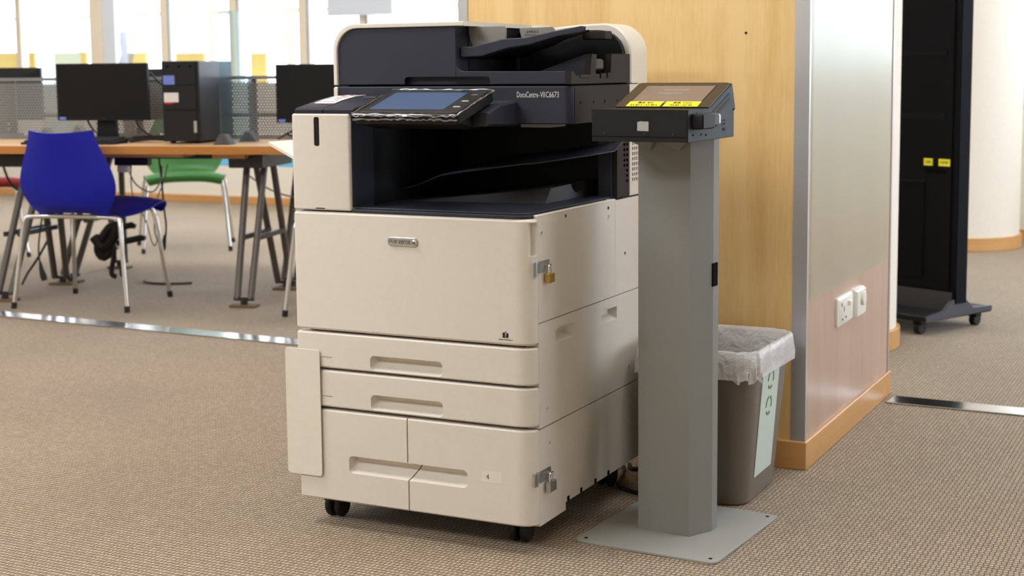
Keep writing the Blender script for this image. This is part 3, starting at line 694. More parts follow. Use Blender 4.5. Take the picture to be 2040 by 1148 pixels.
# ---------------------------------------------------------------- payment kiosk
def build_kiosk():
    T = thing('payment_kiosk', 'grey post kiosk with a charcoal tilted screen head and square floor plate', 'kiosk', (0.212, 0.285, 0), R(-3.8), world=False)
    pl = prism(NB(), rrect(-0.168, 0.168, -0.190, 0.194, 0.016, 6), 'z', 0.0, 0.006, 0.001)
    mk('base_plate', pl, PLATEG, T)
    for x in (-0.148, 0.148):
        for y in (-0.168, 0.172): mk('bolt_hole', cyl(NB(), (x, y), 0.0045, 'z', 0.005, 0.0064, 12), GAP, T)
    oc = [(-0.075, -0.053), (0.049, -0.053), (0.077, 0.010), (0.077, 0.040), (0.049, 0.100), (-0.075, 0.100), (-0.103, 0.040), (-0.103, 0.010)]
    p = prism(NB(), oc, 'z', 0.006, 0.885, 0.0005)
    d = Vector((0.028, 0.063, 0)).normalized(); n = Vector((d.y, -d.x, 0))
    post = mk('post', p, POSTG, T, sharp=20)
    c = Vector((0.049, -0.053, 0))+d*0.050
    b = NB(); bar(b, c-d*0.012+n*0.0006+Vector((0, 0, 0.587)), c+d*0.014+n*0.0006+Vector((0, 0, 0.587)), 0.001, 0.055)
    b2 = NB(); box(b2, 0.074, 0.0778, 0.006, 0.034, 0.560, 0.612)
    mk('cable_slot', b2, GAP, post); b.free()
    # head
    prof = [(-0.209, 0.900), (-0.209, 0.9545), (-0.10, 0.9545), (0.030, 1.0055), (0.049, 0.9485), (0.040, 0.945), (0.040, 0.889), (-0.209, 0.8875)]
    hd = prism(NB(), prof, 'x', -0.110, 0.110, 0.0015)
    head = mk('housing', hd, KIOSK, T, sharp=25)
    prs = inset(prof, 0.0012)
    mk('side_plate', prism(NB(), prs, 'x', 0.1092, 0.1108), KIOSKS, head, label='slate grey side plate')
    mk('bottom_seam', box(NB(), -0.108, 0.108, -0.2096, -0.207, 0.8975, 0.8985), GAP, head)
    sl = math.atan2(1.0055-0.9545, 0.13); L = math.hypot(0.13, 0.051)
    S = Matrix.Translation((0, -0.10, 0.9545)) @ Matrix.Rotation(sl, 4, 'X')
    def on(x0, x1, v0, v1, h0, h1, r=0.0):
        b = prism(NB(), rrect(x0, x1, v0, v1, r, 4), 'z', h0, h1); bmesh.ops.transform(b, matrix=S, verts=b.verts); return b
    bz = mk('bezel', on(-0.109, 0.109, 0.002, L-0.001, 0.0, 0.0022, [0.001, 0.001, 0.012, 0.012]), KBEZ, head)
    mk('screen_edge', on(-0.083, 0.083, 0.018, L-0.018, 0.0019, 0.0026), BLACKI, head)
    mk('screen', on(-0.081, 0.081, 0.020, L-0.021, 0.0024, 0.0030), mat('kiosk_screen', (118, 100, 98), 0.10, spec=1.0), head, label='reflective touch screen')  # even warm grey base colour under high gloss
    for x0, x1, v in ((-0.03, 0.03, 0.087), (-0.038, 0.022, 0.068)): mk('screen_bar', on(x0, x1, v, v+0.013, 0.0028, 0.0032, 0.002), mat('screen_bar_grey', (126, 116, 110), 0.15, spec=1.0), head)
    for x0, x1, t1, t2 in ((-0.084, -0.004, '\u9ed1\u767d  BW', 'A4 $0.3 / A3 $0.6'), (0.003, 0.083, '\u5f69\u8272  Color', 'A4 $2 / A3 $4')):
        lb = mk('price_label', on(x0, x1, 0.003, 0.030, 0.0024, 0.0032), YELLOW, head, label='yellow price label')
        for s, v in ((t1, 0.0215), (t2, 0.0095)):
            mk('label_text', text_bm(s, 0.0105, S @ Matrix.Translation(((x0+x1)/2, v, 0.0034)), xs=0.85), BLACKI, head)
    mk('tape_patch', prism(NB(), [(-0.0035, 0.9105), (0.0225, 0.9100), (0.0225, 0.9292), (0.019, 0.9302), (0.012, 0.9298), (0.005, 0.9306), (-0.003, 0.9290)], 'y', -0.2098, -0.2088), TAPE, head, label='torn silver tape patch')
    for x in (-0.080, 0.013, 0.078): mk('screw', cyl(NB(), (x, 0.9045), 0.0022, 'y', -0.2102, -0.2085, 10), KIOSKS, head)
    for y, z in ((-0.165, 0.9455), (-0.185, 0.902), (-0.142, 0.902), (-0.117, 0.900), (-0.06, 0.922), (0.036, 0.949)): mk('screw', cyl(NB(), (y, z), 0.0022, 'x', 0.1105, 0.1118, 10), GAP, head)
    dv = Vector((0, math.cos(sl), math.sin(sl))); nv = Vector((0, -math.sin(sl), math.cos(sl)))
    for off in (0.017, 0.028):
        c = Vector((0.1110, -0.10, 0.9545))-nv*off
        b = NB(); bar(b, c+dv*0.018, c+dv*(0.124-off*0.4), 0.0012, 0.0075, nv); mk('vent_slot', b, DARKER, head)
    b = NB(); random.seed(5)
    for k in range(26): cyl(b, (-0.018+random.uniform(-0.009, 0.009), 0.916+random.uniform(-0.013, 0.013)), 0.0011, 'x', 0.1105, 0.1113, 6)
    mk('speaker_holes', b, GAP, head)['kind'] = 'stuff'
    # card reader on the right side
    cr = mk('card_reader', prism(NB(), rrect(-0.195, -0.130, 0.914, 0.946, 0.005, 4), 'x', 0.110, 0.138, 0.003), DARKER, head, label='black card reader sticking out of the side')
    mk('reader_nose', prism(NB(), rrect(-0.128, -0.090, 0.917, 0.946, 0.006, 4), 'x', 0.110, 0.130, 0.004), DARK, head)
    mk('reader_tip', prism(NB(), rrect(-0.094, -0.083, 0.922, 0.943, 0.003, 3), 'x', 0.116, 0.131, 0.002), STEEL, head)
    # folded bracket under the head
    for x0, x1 in ((-0.086, -0.028), (-0.022, 0.046)):
        b = NB(); loft(b, [[(x0, -0.085, 0.8875), (x1, -0.085, 0.8875), (x1, -0.052, 0.8875), (x0, -0.052, 0.8875)],
                           [(x0, -0.085, 0.883), (x1, -0.085, 0.883), (x1, -0.052, 0.883), (x0, -0.052, 0.883)]])
        xm = (x0+x1)/2+0.008
        loft(b, [[(x0, -0.080, 0.884), (x1, -0.080, 0.884), (x1, -0.054, 0.884), (x0, -0.054, 0.884)], [(xm, -0.056, 0.862), (xm+0.004, -0.056, 0.862), (xm+0.004, -0.054, 0.862), (xm, -0.054, 0.862)]])
        mk('bracket', b, POSTG, T)
    return T
KIOSK_O = build_kiosk()
# loop of cable lying on the carpet behind the kiosk post
solo('floor_cable', tube(NB(), [(-0.10, 0.72, 0.006), (-0.072, 0.66, 0.006), (-0.048, 0.56, 0.006), (-0.015, 0.52, 0.006), (0.04, 0.50, 0.006), (0.12, 0.52, 0.006), (0.16, 0.62, 0.006), (0.08, 0.73, 0.006), (-0.02, 0.74, 0.006), (-0.062, 0.70, 0.006), (-0.09, 0.74, 0.006)], 0.005, 8, 5), CABLE,
     'black cable looped on the carpet between the photocopier and the kiosk post', 'cable', (0.03, 0.62, 0.001))

# ---------------------------------------------------------------- waste bin and its bag
bt = thing('waste_bin', 'tall grey plastic waste bin with a pale recycling label against the wooden pillar', 'bin', (0.17, 0.64, 0))
bo = lambda x0, x1, y0, y1, r: rrect(x0, x1, y0, y1, r, 6)
lv = [(0.0, 0.055, 0.292, 0.508, 0.772, 0.045), (0.006, 0.05, 0.297, 0.503, 0.777, 0.048), (0.365, 0.035, 0.326, 0.470, 0.815, 0.055)]
rings = [[(a, b, z) for a, b in bo(x0, x1, y0, y1, r)] for z, x0, x1, y0, y1, r in lv]
rings += [[(a, b, 0.365) for a, b in bo(0.039, 0.322, 0.474, 0.811, 0.052)], [(a, b, 0.02) for a, b in bo(0.056, 0.291, 0.509, 0.771, 0.044)]]
mk('bin_body', loft(NB(), rings), BING, bt)
def xr(z): return 0.297+(0.326-0.297)*(z-0.006)/0.359
b = NB(); loft(b, [[(xr(z)+e, y, z) for e, y in ((0.0006, 0.562), (0.0006, 0.70), (0.0016, 0.70), (0.0016, 0.562))] for z in (0.06, 0.335)])
bl = mk('bin_label', b, BINLAB, bt, label='pale green recycling label')
b = NB()
for zc in (0.29, 0.225):
    for k in range(3):
        a0 = 90+120*k; pts = [(0.631+0.022*math.cos(R(a0+q)), zc+0.022*math.sin(R(a0+q))) for q in (10, 40, 70, 95)]
        for p, q in zip(pts, pts[1:]): bar(b, (xr(p[1])+0.0019, *p), (xr(q[1])+0.0019, *q), 0.006, 0.001, (1, 0, 0))
mk('label_mark', b, mat('recycling_green', (96, 130, 70), 0.6), bt)
# white liner folded over the rim
random.seed(21)
def wob(pts, z, amp, zamp, ph): return [(x+amp*math.sin(i*1.9+ph), y+amp*math.cos(i*2.7+ph), z+zamp*math.sin(i*1.3+ph*2)) for i, (x, y) in enumerate(pts)]
O8 = lambda x0, x1, y0, y1, r: rrect(x0, x1, y0, y1, r, 14)
rings = [wob(O8(0.022, 0.338, 0.452, 0.828, 0.06), 0.312, 0.004, 0.006, 0.3), wob(O8(0.021, 0.339, 0.452, 0.828, 0.06), 0.335, 0.003, 0.002, 1.1), wob(O8(0.024, 0.336, 0.457, 0.825, 0.06), 0.362, 0.0015, 0.001, 2.0),
         wob(O8(0.027, 0.334, 0.461, 0.822, 0.058), 0.378, 0.001, 0.001, 2.6), wob(O8(0.035, 0.327, 0.470, 0.815, 0.054), 0.381, 0.001, 0.001, 0.5), wob(O8(0.043, 0.318, 0.478, 0.806, 0.05), 0.374, 0.001, 0.001, 1.5),
         wob(O8(0.050, 0.306, 0.490, 0.795, 0.05), 0.31, 0.004, 0.002, 0.9), wob(O8(0.060, 0.296, 0.503, 0.785, 0.05), 0.20, 0.006, 0.002, 2.2), wob(O8(0.07, 0.285, 0.516, 0.768, 0.05), 0.05, 0.004, 0.002, 0.2)]
lm = bpy.data.materials.new('white_liner_film'); lm.use_nodes = True; _t = lm.node_tree; _b = _t.nodes['Principled BSDF']
_b.inputs['Base Color'].default_value = (*lin((226, 222, 222)), 1); _b.inputs['Roughness'].default_value = 0.3; _b.inputs['Alpha'].default_value = 0.78
_w = _t.nodes.new('ShaderNodeTexNoise'); _w.inputs['Scale'].default_value = 22; _w.inputs['Detail'].default_value = 4; _w.inputs['Distortion'].default_value = 1.6
_tc = _t.nodes.new('ShaderNodeTexCoord'); _t.links.new(_tc.outputs['Object'], _w.inputs['Vector'])
_bp = _t.nodes.new('ShaderNodeBump'); _bp.inputs['Strength'].default_value = 0.7; _bp.inputs['Distance'].default_value = 0.012
_t.links.new(_w.outputs['Fac'], _bp.inputs['Height']); _t.links.new(_bp.outputs['Normal'], _b.inputs['Normal'])
solo('bin_liner', loft(NB(), rings, cap0=False), lm, 'crinkled white plastic bag lining the grey waste bin', 'bag', (0.17, 0.64, 0.045), sharp=80)

# ---------------------------------------------------------------- computer desks (own axes: t along the front edge, v into the depth)
DO = Vector((-2.636, 2.501, 0)); DA = math.atan2(0.25, 0.968)
DM = Matrix.Translation(DO) @ Matrix.Rotation(DA, 4, 'Z')
def D(t, v, z=0.0): return DM @ Vector((t, v, z))
DT0, DT1 = -1.95, 0.25
def build_desk(v0, flip, label):
    """v0 is where the front pair of feet stands; flip mirrors the desk so that it stands back to back"""
    T = thing('computer_desk', label, 'desk', D(-0.6, v0), DA, None, world=False)
    s = -1 if flip else 1
    X = lambda t: t+0.6
    Y = lambda v: v*s
    ys = sorted((Y(-0.09), Y(0.54)))
    top = mk('tabletop', box(NB(), X(DT0), X(DT1), ys[0], ys[1], 0.684, 0.72, 0.002), DESKTOP, T)
    e = sorted((Y(-0.092), Y(-0.088)))
    mk('front_edge', box(NB(), X(DT0), X(DT1), e[0], e[1], 0.6835, 0.7185), DESKW, top)
    for t0, t1 in ((-1.17, -1.09), (0.0, 0.0)):
        for q in (-0.042, 0.042):
            f = 0.05 if q > 0 else -0.05
            b = NB(); tube(b, [(X(t0+q*0.75), Y(0.0), 0.035), (X(t1+q), Y(0.185), 0.63)], 0.0155, 12)
            mk('leg', b, LEGG, T)
            b = NB(); tube(b, [(X(t0+q*0.75-0.01), Y(0.53), 0.035), (X(t1+q), Y(0.285), 0.63)], 0.0155, 12)
            mk('leg', b, LEGG, T)
            b = NB(); bar(b, (X(t0+q*0.85), Y(0.085), 0.30), (X(t0+q*0.85), Y(0.425), 0.30), 0.018, 0.022)
            mk('crossbar', b, BLACKM, T)
        mk('top_bracket', box(NB(), X(t1-(0.13 if t0 < -1 else 0.075)), X(t1+0.085), *sorted((Y(0.05), Y(0.42))), 0.615, 0.672, 0.003), BLACKM, T)
        for v in (0.0, 0.53):
            fo = mk('foot_block', box(NB(), X(t0-0.06), X(t0+0.06), *sorted((Y(v-0.03), Y(v+0.03))), 0.0, 0.012, 0.002), BLOCKW, T)
            mk('foot_joint', box(NB(), X(t0-0.045), X(t0+0.045), Y(v)-0.012, Y(v)+0.012, 0.030, 0.046), BLACKM, fo)
            mk('foot_joint', cyl(NB(), (X(t0), Y(v)), 0.016, 'z', 0.013, 0.036, 12), BLACKM, fo)
    mk('rail', box(NB(), X(-1.90), X(0.03), *sorted((Y(0.22), Y(0.26))), 0.645, 0.684), BLACKM, T)
    mk('wood_block', box(NB(), X(-0.13), X(0.02), *sorted((Y(0.0), Y(0.06))), 0.66, 0.6845, 0.001), BASEW, T)
    mk('cable_tray', box(NB(), X(-0.72), X(-0.30), *sorted((Y(0.06), Y(0.2))), 0.660, 0.684, 0.002), DESKTOP, T)
    return T
build_desk(0.0, False, 'near computer desk with a wooden edge and grey trestle legs behind the blue chair')
build_desk(1.14, True, 'far computer desk standing back to back with the near one behind the perforated screen')

# perforated steel screen between the desks: every hole is real
b = NB(); pw = 0.0150; ph = pw*math.sqrt(3)/2
DS0 = -1.95; nx = int((DT1-DS0-0.04)/pw); nz = int(0.262/ph); cache = {}
def V(x, z):
    k = (round(x, 5), round(z, 5))
    if k not in cache: cache[k] = b.verts.new((x, 0, z))
    return cache[k]
x0 = DS0+0.03; z0 = 0.742
for j in range(nz):
    for i in range(nx):
        cx = x0+pw*(i+0.5*(j % 2)); cz = z0+ph*j
        R6 = pw/math.sqrt(3); o_ = [V(cx+R6*math.cos(R(90+60*k)), cz+R6*math.sin(R(90+60*k))) for k in range(6)]
        h_ = [b.verts.new((cx+0.0042*math.cos(R(90+60*k)), 0, cz+0.0042*math.sin(R(90+60*k)))) for k in range(6)]
        for k in range(6): face(b, (o_[k], o_[(k+1) % 6], h_[(k+1) % 6], h_[k]))
scr = thing('desk_screen', 'grey perforated steel privacy screen standing between the two computer desks', 'screen', D(0, 0.555, 0.72), DA, world=False)
for v in b.verts: v.co.z -= 0.72
mk('perforated_sheet', b, MESHG, scr, flat=True)
b = NB(); box(b, DS0, DT1, -0.006, 0.006, 0.0, 0.022); box(b, DS0, DT1, -0.006, 0.006, 0.283, 0.300); box(b, DS0, DS0+0.03, -0.006, 0.006, 0.02, 0.285); box(b, DT1-0.03, DT1, -0.006, 0.006, 0.02, 0.285)
mk('screen_frame', b, MESHG, scr)
for t in (-1.42, -0.16): mk('upright', box(NB(), t-0.02, t+0.02, 0.006, 0.02, 0.0, 0.285), BLACKM, scr)
mk('cross_rail', box(NB(), DS0, DT1, 0.006, 0.014, 0.105, 0.125), BLACKM, scr)

def build_monitor(t, v, zb, zt, w, label, flip=False, sticker=True, group=None):
    T = thing('monitor', label, 'monitor', D(t+w/2, v+(0.03 if not flip else -0.03), 0.72), DA+(math.pi if flip else 0), group, world=False)
    z0, z1 = zb-0.72, zt-0.72; h = w/2
    mk('casing', loft(NB(), [[(a, -0.03, c) for a, c in rrect(-h, h, z0, z1, 0.004, 3)], [(a, -0.008, c) for a, c in rrect(-h, h, z0, z1, 0.004, 3)], [(a, 0.02, c) for a, c in rrect(-h*0.6, h*0.6, z0+0.05, z1-0.05, 0.02, 3)]]), DARKER, T)
    mk('screen', box(NB(), -h+0.012, h-0.012, -0.0308, -0.0295, z0+0.018, z1-0.012), SCRN, T)
    if sticker: mk('sticker', box(NB(), -h+0.010, -h+0.042, -0.0314, -0.0300, z0+0.004, z0+0.017), STKB, T, label='small blue sticker')
    mk('maker_mark', box(NB(), -0.012, 0.012, -0.0312, -0.0300, z0+0.006, z0+0.011), PCSIDE, T)
    mk('neck', loft(NB(), [[(a, y, 0.012) for a, y in ((-0.05, 0.0), (0.05, 0.0), (0.05, 0.03), (-0.05, 0.03))], [(a, y, z0+0.06) for a, y in ((-0.042, 0.0), (0.042, 0.0), (0.042, 0.02), (-0.042, 0.02))]]), DARKER, T)
    mk('foot', prism(NB(), rrect(-0.11, 0.11, -0.07, 0.09, 0.03, 4), 'z', 0.0, 0.014, 0.003), DARKER, T)
    return T
build_monitor(-1.015, 0.27, 0.819, 1.0845, 0.46, 'black monitor with a blank dark screen behind the blue chair')
build_monitor(0.072, 0.27, 0.806, 1.0715, 0.46, 'black monitor with a blank dark screen half hidden by the photocopier')
build_monitor(-1.885, 0.86, 0.80, 1.071, 0.47, 'dark monitor beyond the perforated screen at the far left desk end', True, False)
build_monitor(-1.13, 0.86, 0.80, 1.059, 0.46, 'dark monitor beyond the perforated screen, between the near monitor and the computer tower', True, False)
# keyboard
k = thing('keyboard', 'black keyboard lying in front of the first monitor', 'keyboard', D(-0.83, 0.075, 0.72), DA, world=False)
b = NB(); loft(b, [[(-0.225, -0.075, 0.0), (0.225, -0.075, 0.0), (0.225, -0.075, 0.010), (-0.225, -0.075, 0.010)], [(-0.225, 0.075, 0.0), (0.225, 0.075, 0.0), (0.225, 0.075, 0.024), (-0.225, 0.075, 0.024)]])
mk('case', b, PCBLK, k)
b = NB()
for r_ in range(6):
    y = -0.062+0.0225*r_; zz = 0.010+0.014*(y+0.075)/0.15
    for c_ in range(18):
        if r_ == 0 and 4 <= c_ < 10: continue
        x = -0.215+0.024*c_; box(b, x, x+0.020, y, y+0.018, zz-0.002, zz+0.008, 0.0015)
    if r_ == 0: box(b, -0.215+0.096, -0.215+0.236, y, y+0.018, zz-0.002, zz+0.008, 0.0015)
mk('keys', b, PCBLK, k)['kind'] = 'stuff'
# computer tower
pc = thing('computer_tower', 'black desktop computer tower with blue and white stickers beside the first monitor', 'computer', D(-0.32, 0.30, 0.72), DA, world=False)
hw, y0, y1 = 0.0885, -0.19, 0.19
mk('case', box(NB(), -hw+0.002, hw, y0+0.012, y1, 0.010, 0.370, 0.003), PCSIDE, pc)
fp = mk('front_bezel', prism(NB(), rrect(-hw, hw, 0.010, 0.370, 0.004, 3), 'y', y0, y0+0.014, 0.002), PCBLK, pc)
for z in (0.150, 0.262): mk('bay_line', box(NB(), -hw+0.004, hw-0.016, y0-0.0004, y0+0.002, z, z+0.0025), GAP, fp)
mk('edge_strip', box(NB(), hw-0.014, hw-0.011, y0-0.0006, y0+0.002, 0.012, 0.368), GAP, fp)
for x in (-0.06, -0.003, 0.052): mk('port', box(NB(), x-0.007, x+0.007, y0-0.0006, y0+0.002, 0.342, 0.350), GAP, fp)
mk('sticker', box(NB(), -0.081, -0.027, y0-0.0012, y0, 0.265, 0.306), STKB, fp, label='pale blue sticker')
mk('sticker', prism(NB(), rrect(-0.080, -0.010, 0.186, 0.229, 0.003, 3), 'y', y0-0.0012, y0), PAPER, fp, label='white paper sticker')
mk('sticker', box(NB(), -0.077, -0.038, y0-0.0012, y0, 0.178, 0.186), STKR, fp, label='red strip under the white sticker')
mk('maker_strip', box(NB(), 0.060, 0.074, y0-0.0012, y0, 0.050, 0.102), STEEL, fp)
for x in (-0.06, 0.06):
    for y in (-0.15, 0.15): mk('rubber_foot', cyl(NB(), (x, y), 0.013, 'z', 0.0, 0.011, 10), RUBBER, pc)
# acrylic dividers in sloped grey feet
def shield(label, t, v0, v1, z1, across=False):
    T = thing('acrylic_divider', label, 'divider', D(t, v0, 0.72), DA+(math.pi/2 if not across else 0), world=False)
    L = v1-v0
    mk('sheet', prism(NB(), rrect(0.0, L, 0.0, z1-0.72, [0.0, 0.0, 0.03, 0.03], 4), 'y', -0.0025, 0.0025), ACRYL, T)
    for q in (0.035, L-0.045):
        pr = [(-0.042, 0.0), (0.042, 0.0), (0.012, 0.046), (-0.012, 0.046)]
        mk('foot', prism(NB(), pr, 'x', q-0.028, q+0.028, 0.002), POSTG if False else mat('dark_grey_foot', (84, 84, 88), 0.5), T)
shield('clear acrylic divider in two sloped feet beside the computer tower', -0.085, 0.0, 0.37, 1.31)
shield('clear acrylic divider on the near desk, left of the first monitor', -1.475, 0.02, 0.42, 1.30)
shield('clear acrylic divider standing on the far desk behind the first monitor', -1.30, 0.64, 1.05, 1.245, False)
# cables on the desk behind monitor and tower
random.seed(31)
def cable(name, label, pts, r, m, sub=6, frame=True, group=None):
    P = [D(*p) if frame else Vector(p) for p in pts]
    zb = min(p.z for p in P); c = sum(P, Vector())/len(P)
    return solo(name, tube(NB(), P, r, 7, sub), m, label, 'cable', (c.x, c.y, zb), group)
cable('monitor_cable', 'black cable hanging from the first monitor down onto the desk at its left side', [(-0.90, 0.335, 0.86), (-0.895, 0.345, 0.80), (-0.86, 0.38, 0.745), (-0.80, 0.42, 0.726), (-0.70, 0.44, 0.726)], 0.004, CABLE)
cable('monitor_cable', 'black cable running from the first monitor down towards the computer tower', [(-0.66, 0.335, 0.86), (-0.645, 0.35, 0.79), (-0.60, 0.40, 0.74), (-0.54, 0.46, 0.727), (-0.48, 0.50, 0.727)], 0.004, CABLE)
cable('power_cable', 'black cable slung from the first monitor across to the back of the tower', [(-0.56, 0.31, 1.04), (-0.53, 0.42, 0.96), (-0.47, 0.50, 0.87), (-0.36, 0.52, 0.80), (-0.30, 0.52, 0.76), (-0.29, 0.525, 0.726)], 0.005, CABLE)
cable('cable_tangle', 'tangle of dark cables lying between the keyboard and the computer tower', [(-0.60, 0.16, 0.727), (-0.52, 0.22, 0.735), (-0.46, 0.30, 0.728), (-0.52, 0.38, 0.74), (-0.60, 0.36, 0.728), (-0.64, 0.27, 0.738), (-0.56, 0.24, 0.745), (-0.47, 0.34, 0.742), (-0.45, 0.41, 0.728), (-0.54, 0.42, 0.73)], 0.006, CABLE)
cable('cable_tangle', 'short tangle of dark cables behind the half hidden monitor', [(0.02, 0.42, 0.727), (0.05, 0.46, 0.75), (0.10, 0.42, 0.76), (0.15, 0.45, 0.735), (0.10, 0.50, 0.728), (0.04, 0.49, 0.745)], 0.005, CABLE)
# crumpled clear plastic bag behind the first monitor
b = NB(); random.seed(9)
rings = []
for k in range(11):
    z = 0.72+0.052*k; q = (0.034, 0.036, 0.032, 0.035, 0.031, 0.034, 0.030, 0.036, 0.030, 0.033, 0.020)[k]
    rings.append([D(-0.85+0.01*math.sin(k*1.7)+q*random.uniform(0.7, 1.15)*math.cos(2*math.pi*i/14), 0.665+q*random.uniform(0.7, 1.15)*math.sin(2*math.pi*i/14), z) for i in range(14)])
loft(b, rings); p = D(-0.85, 0.665, 0.72)
solo('plastic_bag', b, BAG, 'tall crumpled clear plastic bag standing on the far desk behind the first monitor', 'bag', tuple(p), sharp=20)

# things hanging under the near desk
cable('hanging_cable', 'grey cable loop hanging under the near desk beside the white adapter', [(-0.62, 0.20, 0.612), (-0.63, 0.21, 0.58), (-0.60, 0.22, 0.52), (-0.53, 0.23, 0.49), (-0.48, 0.22, 0.55), (-0.47, 0.21, 0.612)], 0.0035, CABLEG)
cable('hanging_cable', 'long thin cable dangling under the near desk, looped just above the blue seat', [(-0.700, 0.37, 0.612), (-0.705, 0.37, 0.52), (-0.695, 0.38, 0.42), (-0.655, 0.39, 0.36), (-0.63, 0.39, 0.28), (-0.62, 0.39, 0.24), (-0.605, 0.39, 0.22), (-0.593, 0.39, 0.25), (-0.605, 0.39, 0.30), (-0.585, 0.39, 0.44), (-0.545, 0.38, 0.52), (-0.515, 0.37, 0.612)], 0.003, CABLEG)
pg = thing('hanging_plug', 'black mains plug hanging on its cable just behind the blue chair', 'plug', D(-1.035, 0.10, 0.085), DA, world=False)
b = NB(); tube(b, [(0.09, 0.05, 0.597), (0.06, 0.04, 0.50), (0.01, 0.01, 0.30), (-0.012, 0.0, 0.15), (-0.006, 0.0, 0.07)], 0.004, 7, 5); mk('cord', b, CABLE, pg)
b = NB(); tube(b, [(-0.007, 0, 0.085), (-0.002, 0, 0.05), (0.006, 0, 0.02), (0.012, 0, 0.0)], [0.006, 0.011, 0.016, 0.013], 10); mk('plug_body', b, CABLE, pg)
pg = thing('hanging_plug', 'black mains plug hanging on its cable behind the front leg of the blue chair', 'plug', D(-0.545, 0.36, 0.20), DA, world=False)
b = NB(); tube(b, [(-0.01, 0.0, 0.46), (0.0, 0.0, 0.34), (0.004, 0.01, 0.2), (0.016, 0.0, 0.12), (0.008, 0.0, 0.05)], 0.0045, 7, 5); mk('cord', b, CABLE, pg)
b = NB(); tube(b, [(0.008, 0, 0.075), (0.003, 0, 0.045), (-0.004, 0, 0.015), (-0.010, 0, 0.0)], [0.006, 0.010, 0.014, 0.012], 10); mk('plug_body', b, CABLE, pg)
ad = thing('power_adapter', 'white power adapter hanging under the near desk from a black strip', 'adapter', D(-0.62, 0.13, 0.588), DA, world=False)
mk('adapter_body', prism(NB(), rrect(-0.026, 0.026, -0.018, 0.018, 0.008, 4), 'z', 0.0, 0.032, 0.004), SOCK, ad)
mk('power_strip', box(NB(), -0.035, 0.13, -0.02, 0.02, 0.032, 0.068, 0.003), CABLE, ad)
cable('sagging_cable', 'grey cable sagging from the green chair behind the desk legs to the photocopier', [(-0.24, 0.62, 0.56), (-0.12, 0.62, 0.48), (0.0, 0.62, 0.44), (0.14, 0.62, 0.435), (0.26, 0.62, 0.45), (0.40, 0.62, 0.52)], 0.004, CABLEG)
# black bundle of looped cables hanging at the far left desk leg
bu = thing('cable_bundle', 'black bundle of thick looped cables hanging behind the left trestle legs', 'cables', D(-0.94, 0.62, 0.03), DA, world=False)
b = NB(); P = [(-0.10, 0.0, 0.20), (-0.05, 0.0, 0.15), (0.0, 0.0, 0.19), (0.03, 0.0, 0.25), (-0.02, 0.01, 0.24), (-0.08, 0.01, 0.15), (-0.06, 0.02, 0.10), (0.0, 0.02, 0.16)]
tube(b, P, 0.026, 10, 4); mk('coil', b, CABLE, bu)
for pts, r_ in (([(0.0, 0.0, 0.21), (0.05, -0.01, 0.25), (0.11, -0.01, 0.262), (0.13, -0.01, 0.255)], 0.017), ([(0.03, 0.0, 0.17), (0.09, -0.02, 0.185), (0.16, -0.02, 0.200), (0.185, -0.02, 0.20)], 0.017)):
    b = NB(); tube(b, pts, [r_*0.8, r_, r_, r_*0.7], 10); mk('plug_end', b, CABLE, bu)
for x in (0.0, 0.055):
    b = NB(); tube(b, [(x, 0, 0.20), (x+0.005, 0, 0.12), (x-0.012, 0, 0.02), (x+0.01, 0.01, 0.0)], 0.013, 8, 4); mk('strand', b, CABLE, bu)

cable('floor_cable', 'short dark cable lying on the carpet behind the blue chair', [(-0.80, 0.66, 0.007), (-0.74, 0.60, 0.007), (-0.66, 0.585, 0.007), (-0.58, 0.60, 0.007), (-0.53, 0.63, 0.007)], 0.006, CABLE)
cable('cable_tail', 'black cable curling down beside the red chair at the left picture edge', [(-1.40, 0.40, 0.645), (-1.37, 0.42, 0.52), (-1.30, 0.44, 0.45), (-1.22, 0.46, 0.40), (-1.19, 0.47, 0.28), (-1.25, 0.47, 0.16), (-1.32, 0.46, 0.06), (-1.34, 0.44, 0.007)], 0.006, CABLE)
bu = thing('cable_bundle', 'small black lump of coiled cable on the carpet between the right trestle legs', 'cables', D(-0.03, 1.06, 0.0), DA, world=False)
b = NB(); tube(b, [(-0.04, 0, 0.03), (0.02, 0.02, 0.05), (0.05, 0.0, 0.10), (0.0, -0.02, 0.13), (-0.04, 0.0, 0.10), (0.0, 0.02, 0.04), (0.06, 0.0, 0.03), (0.09, 0.0, 0.015)], 0.015, 8, 4); mk('coil', b, CABLE, bu)

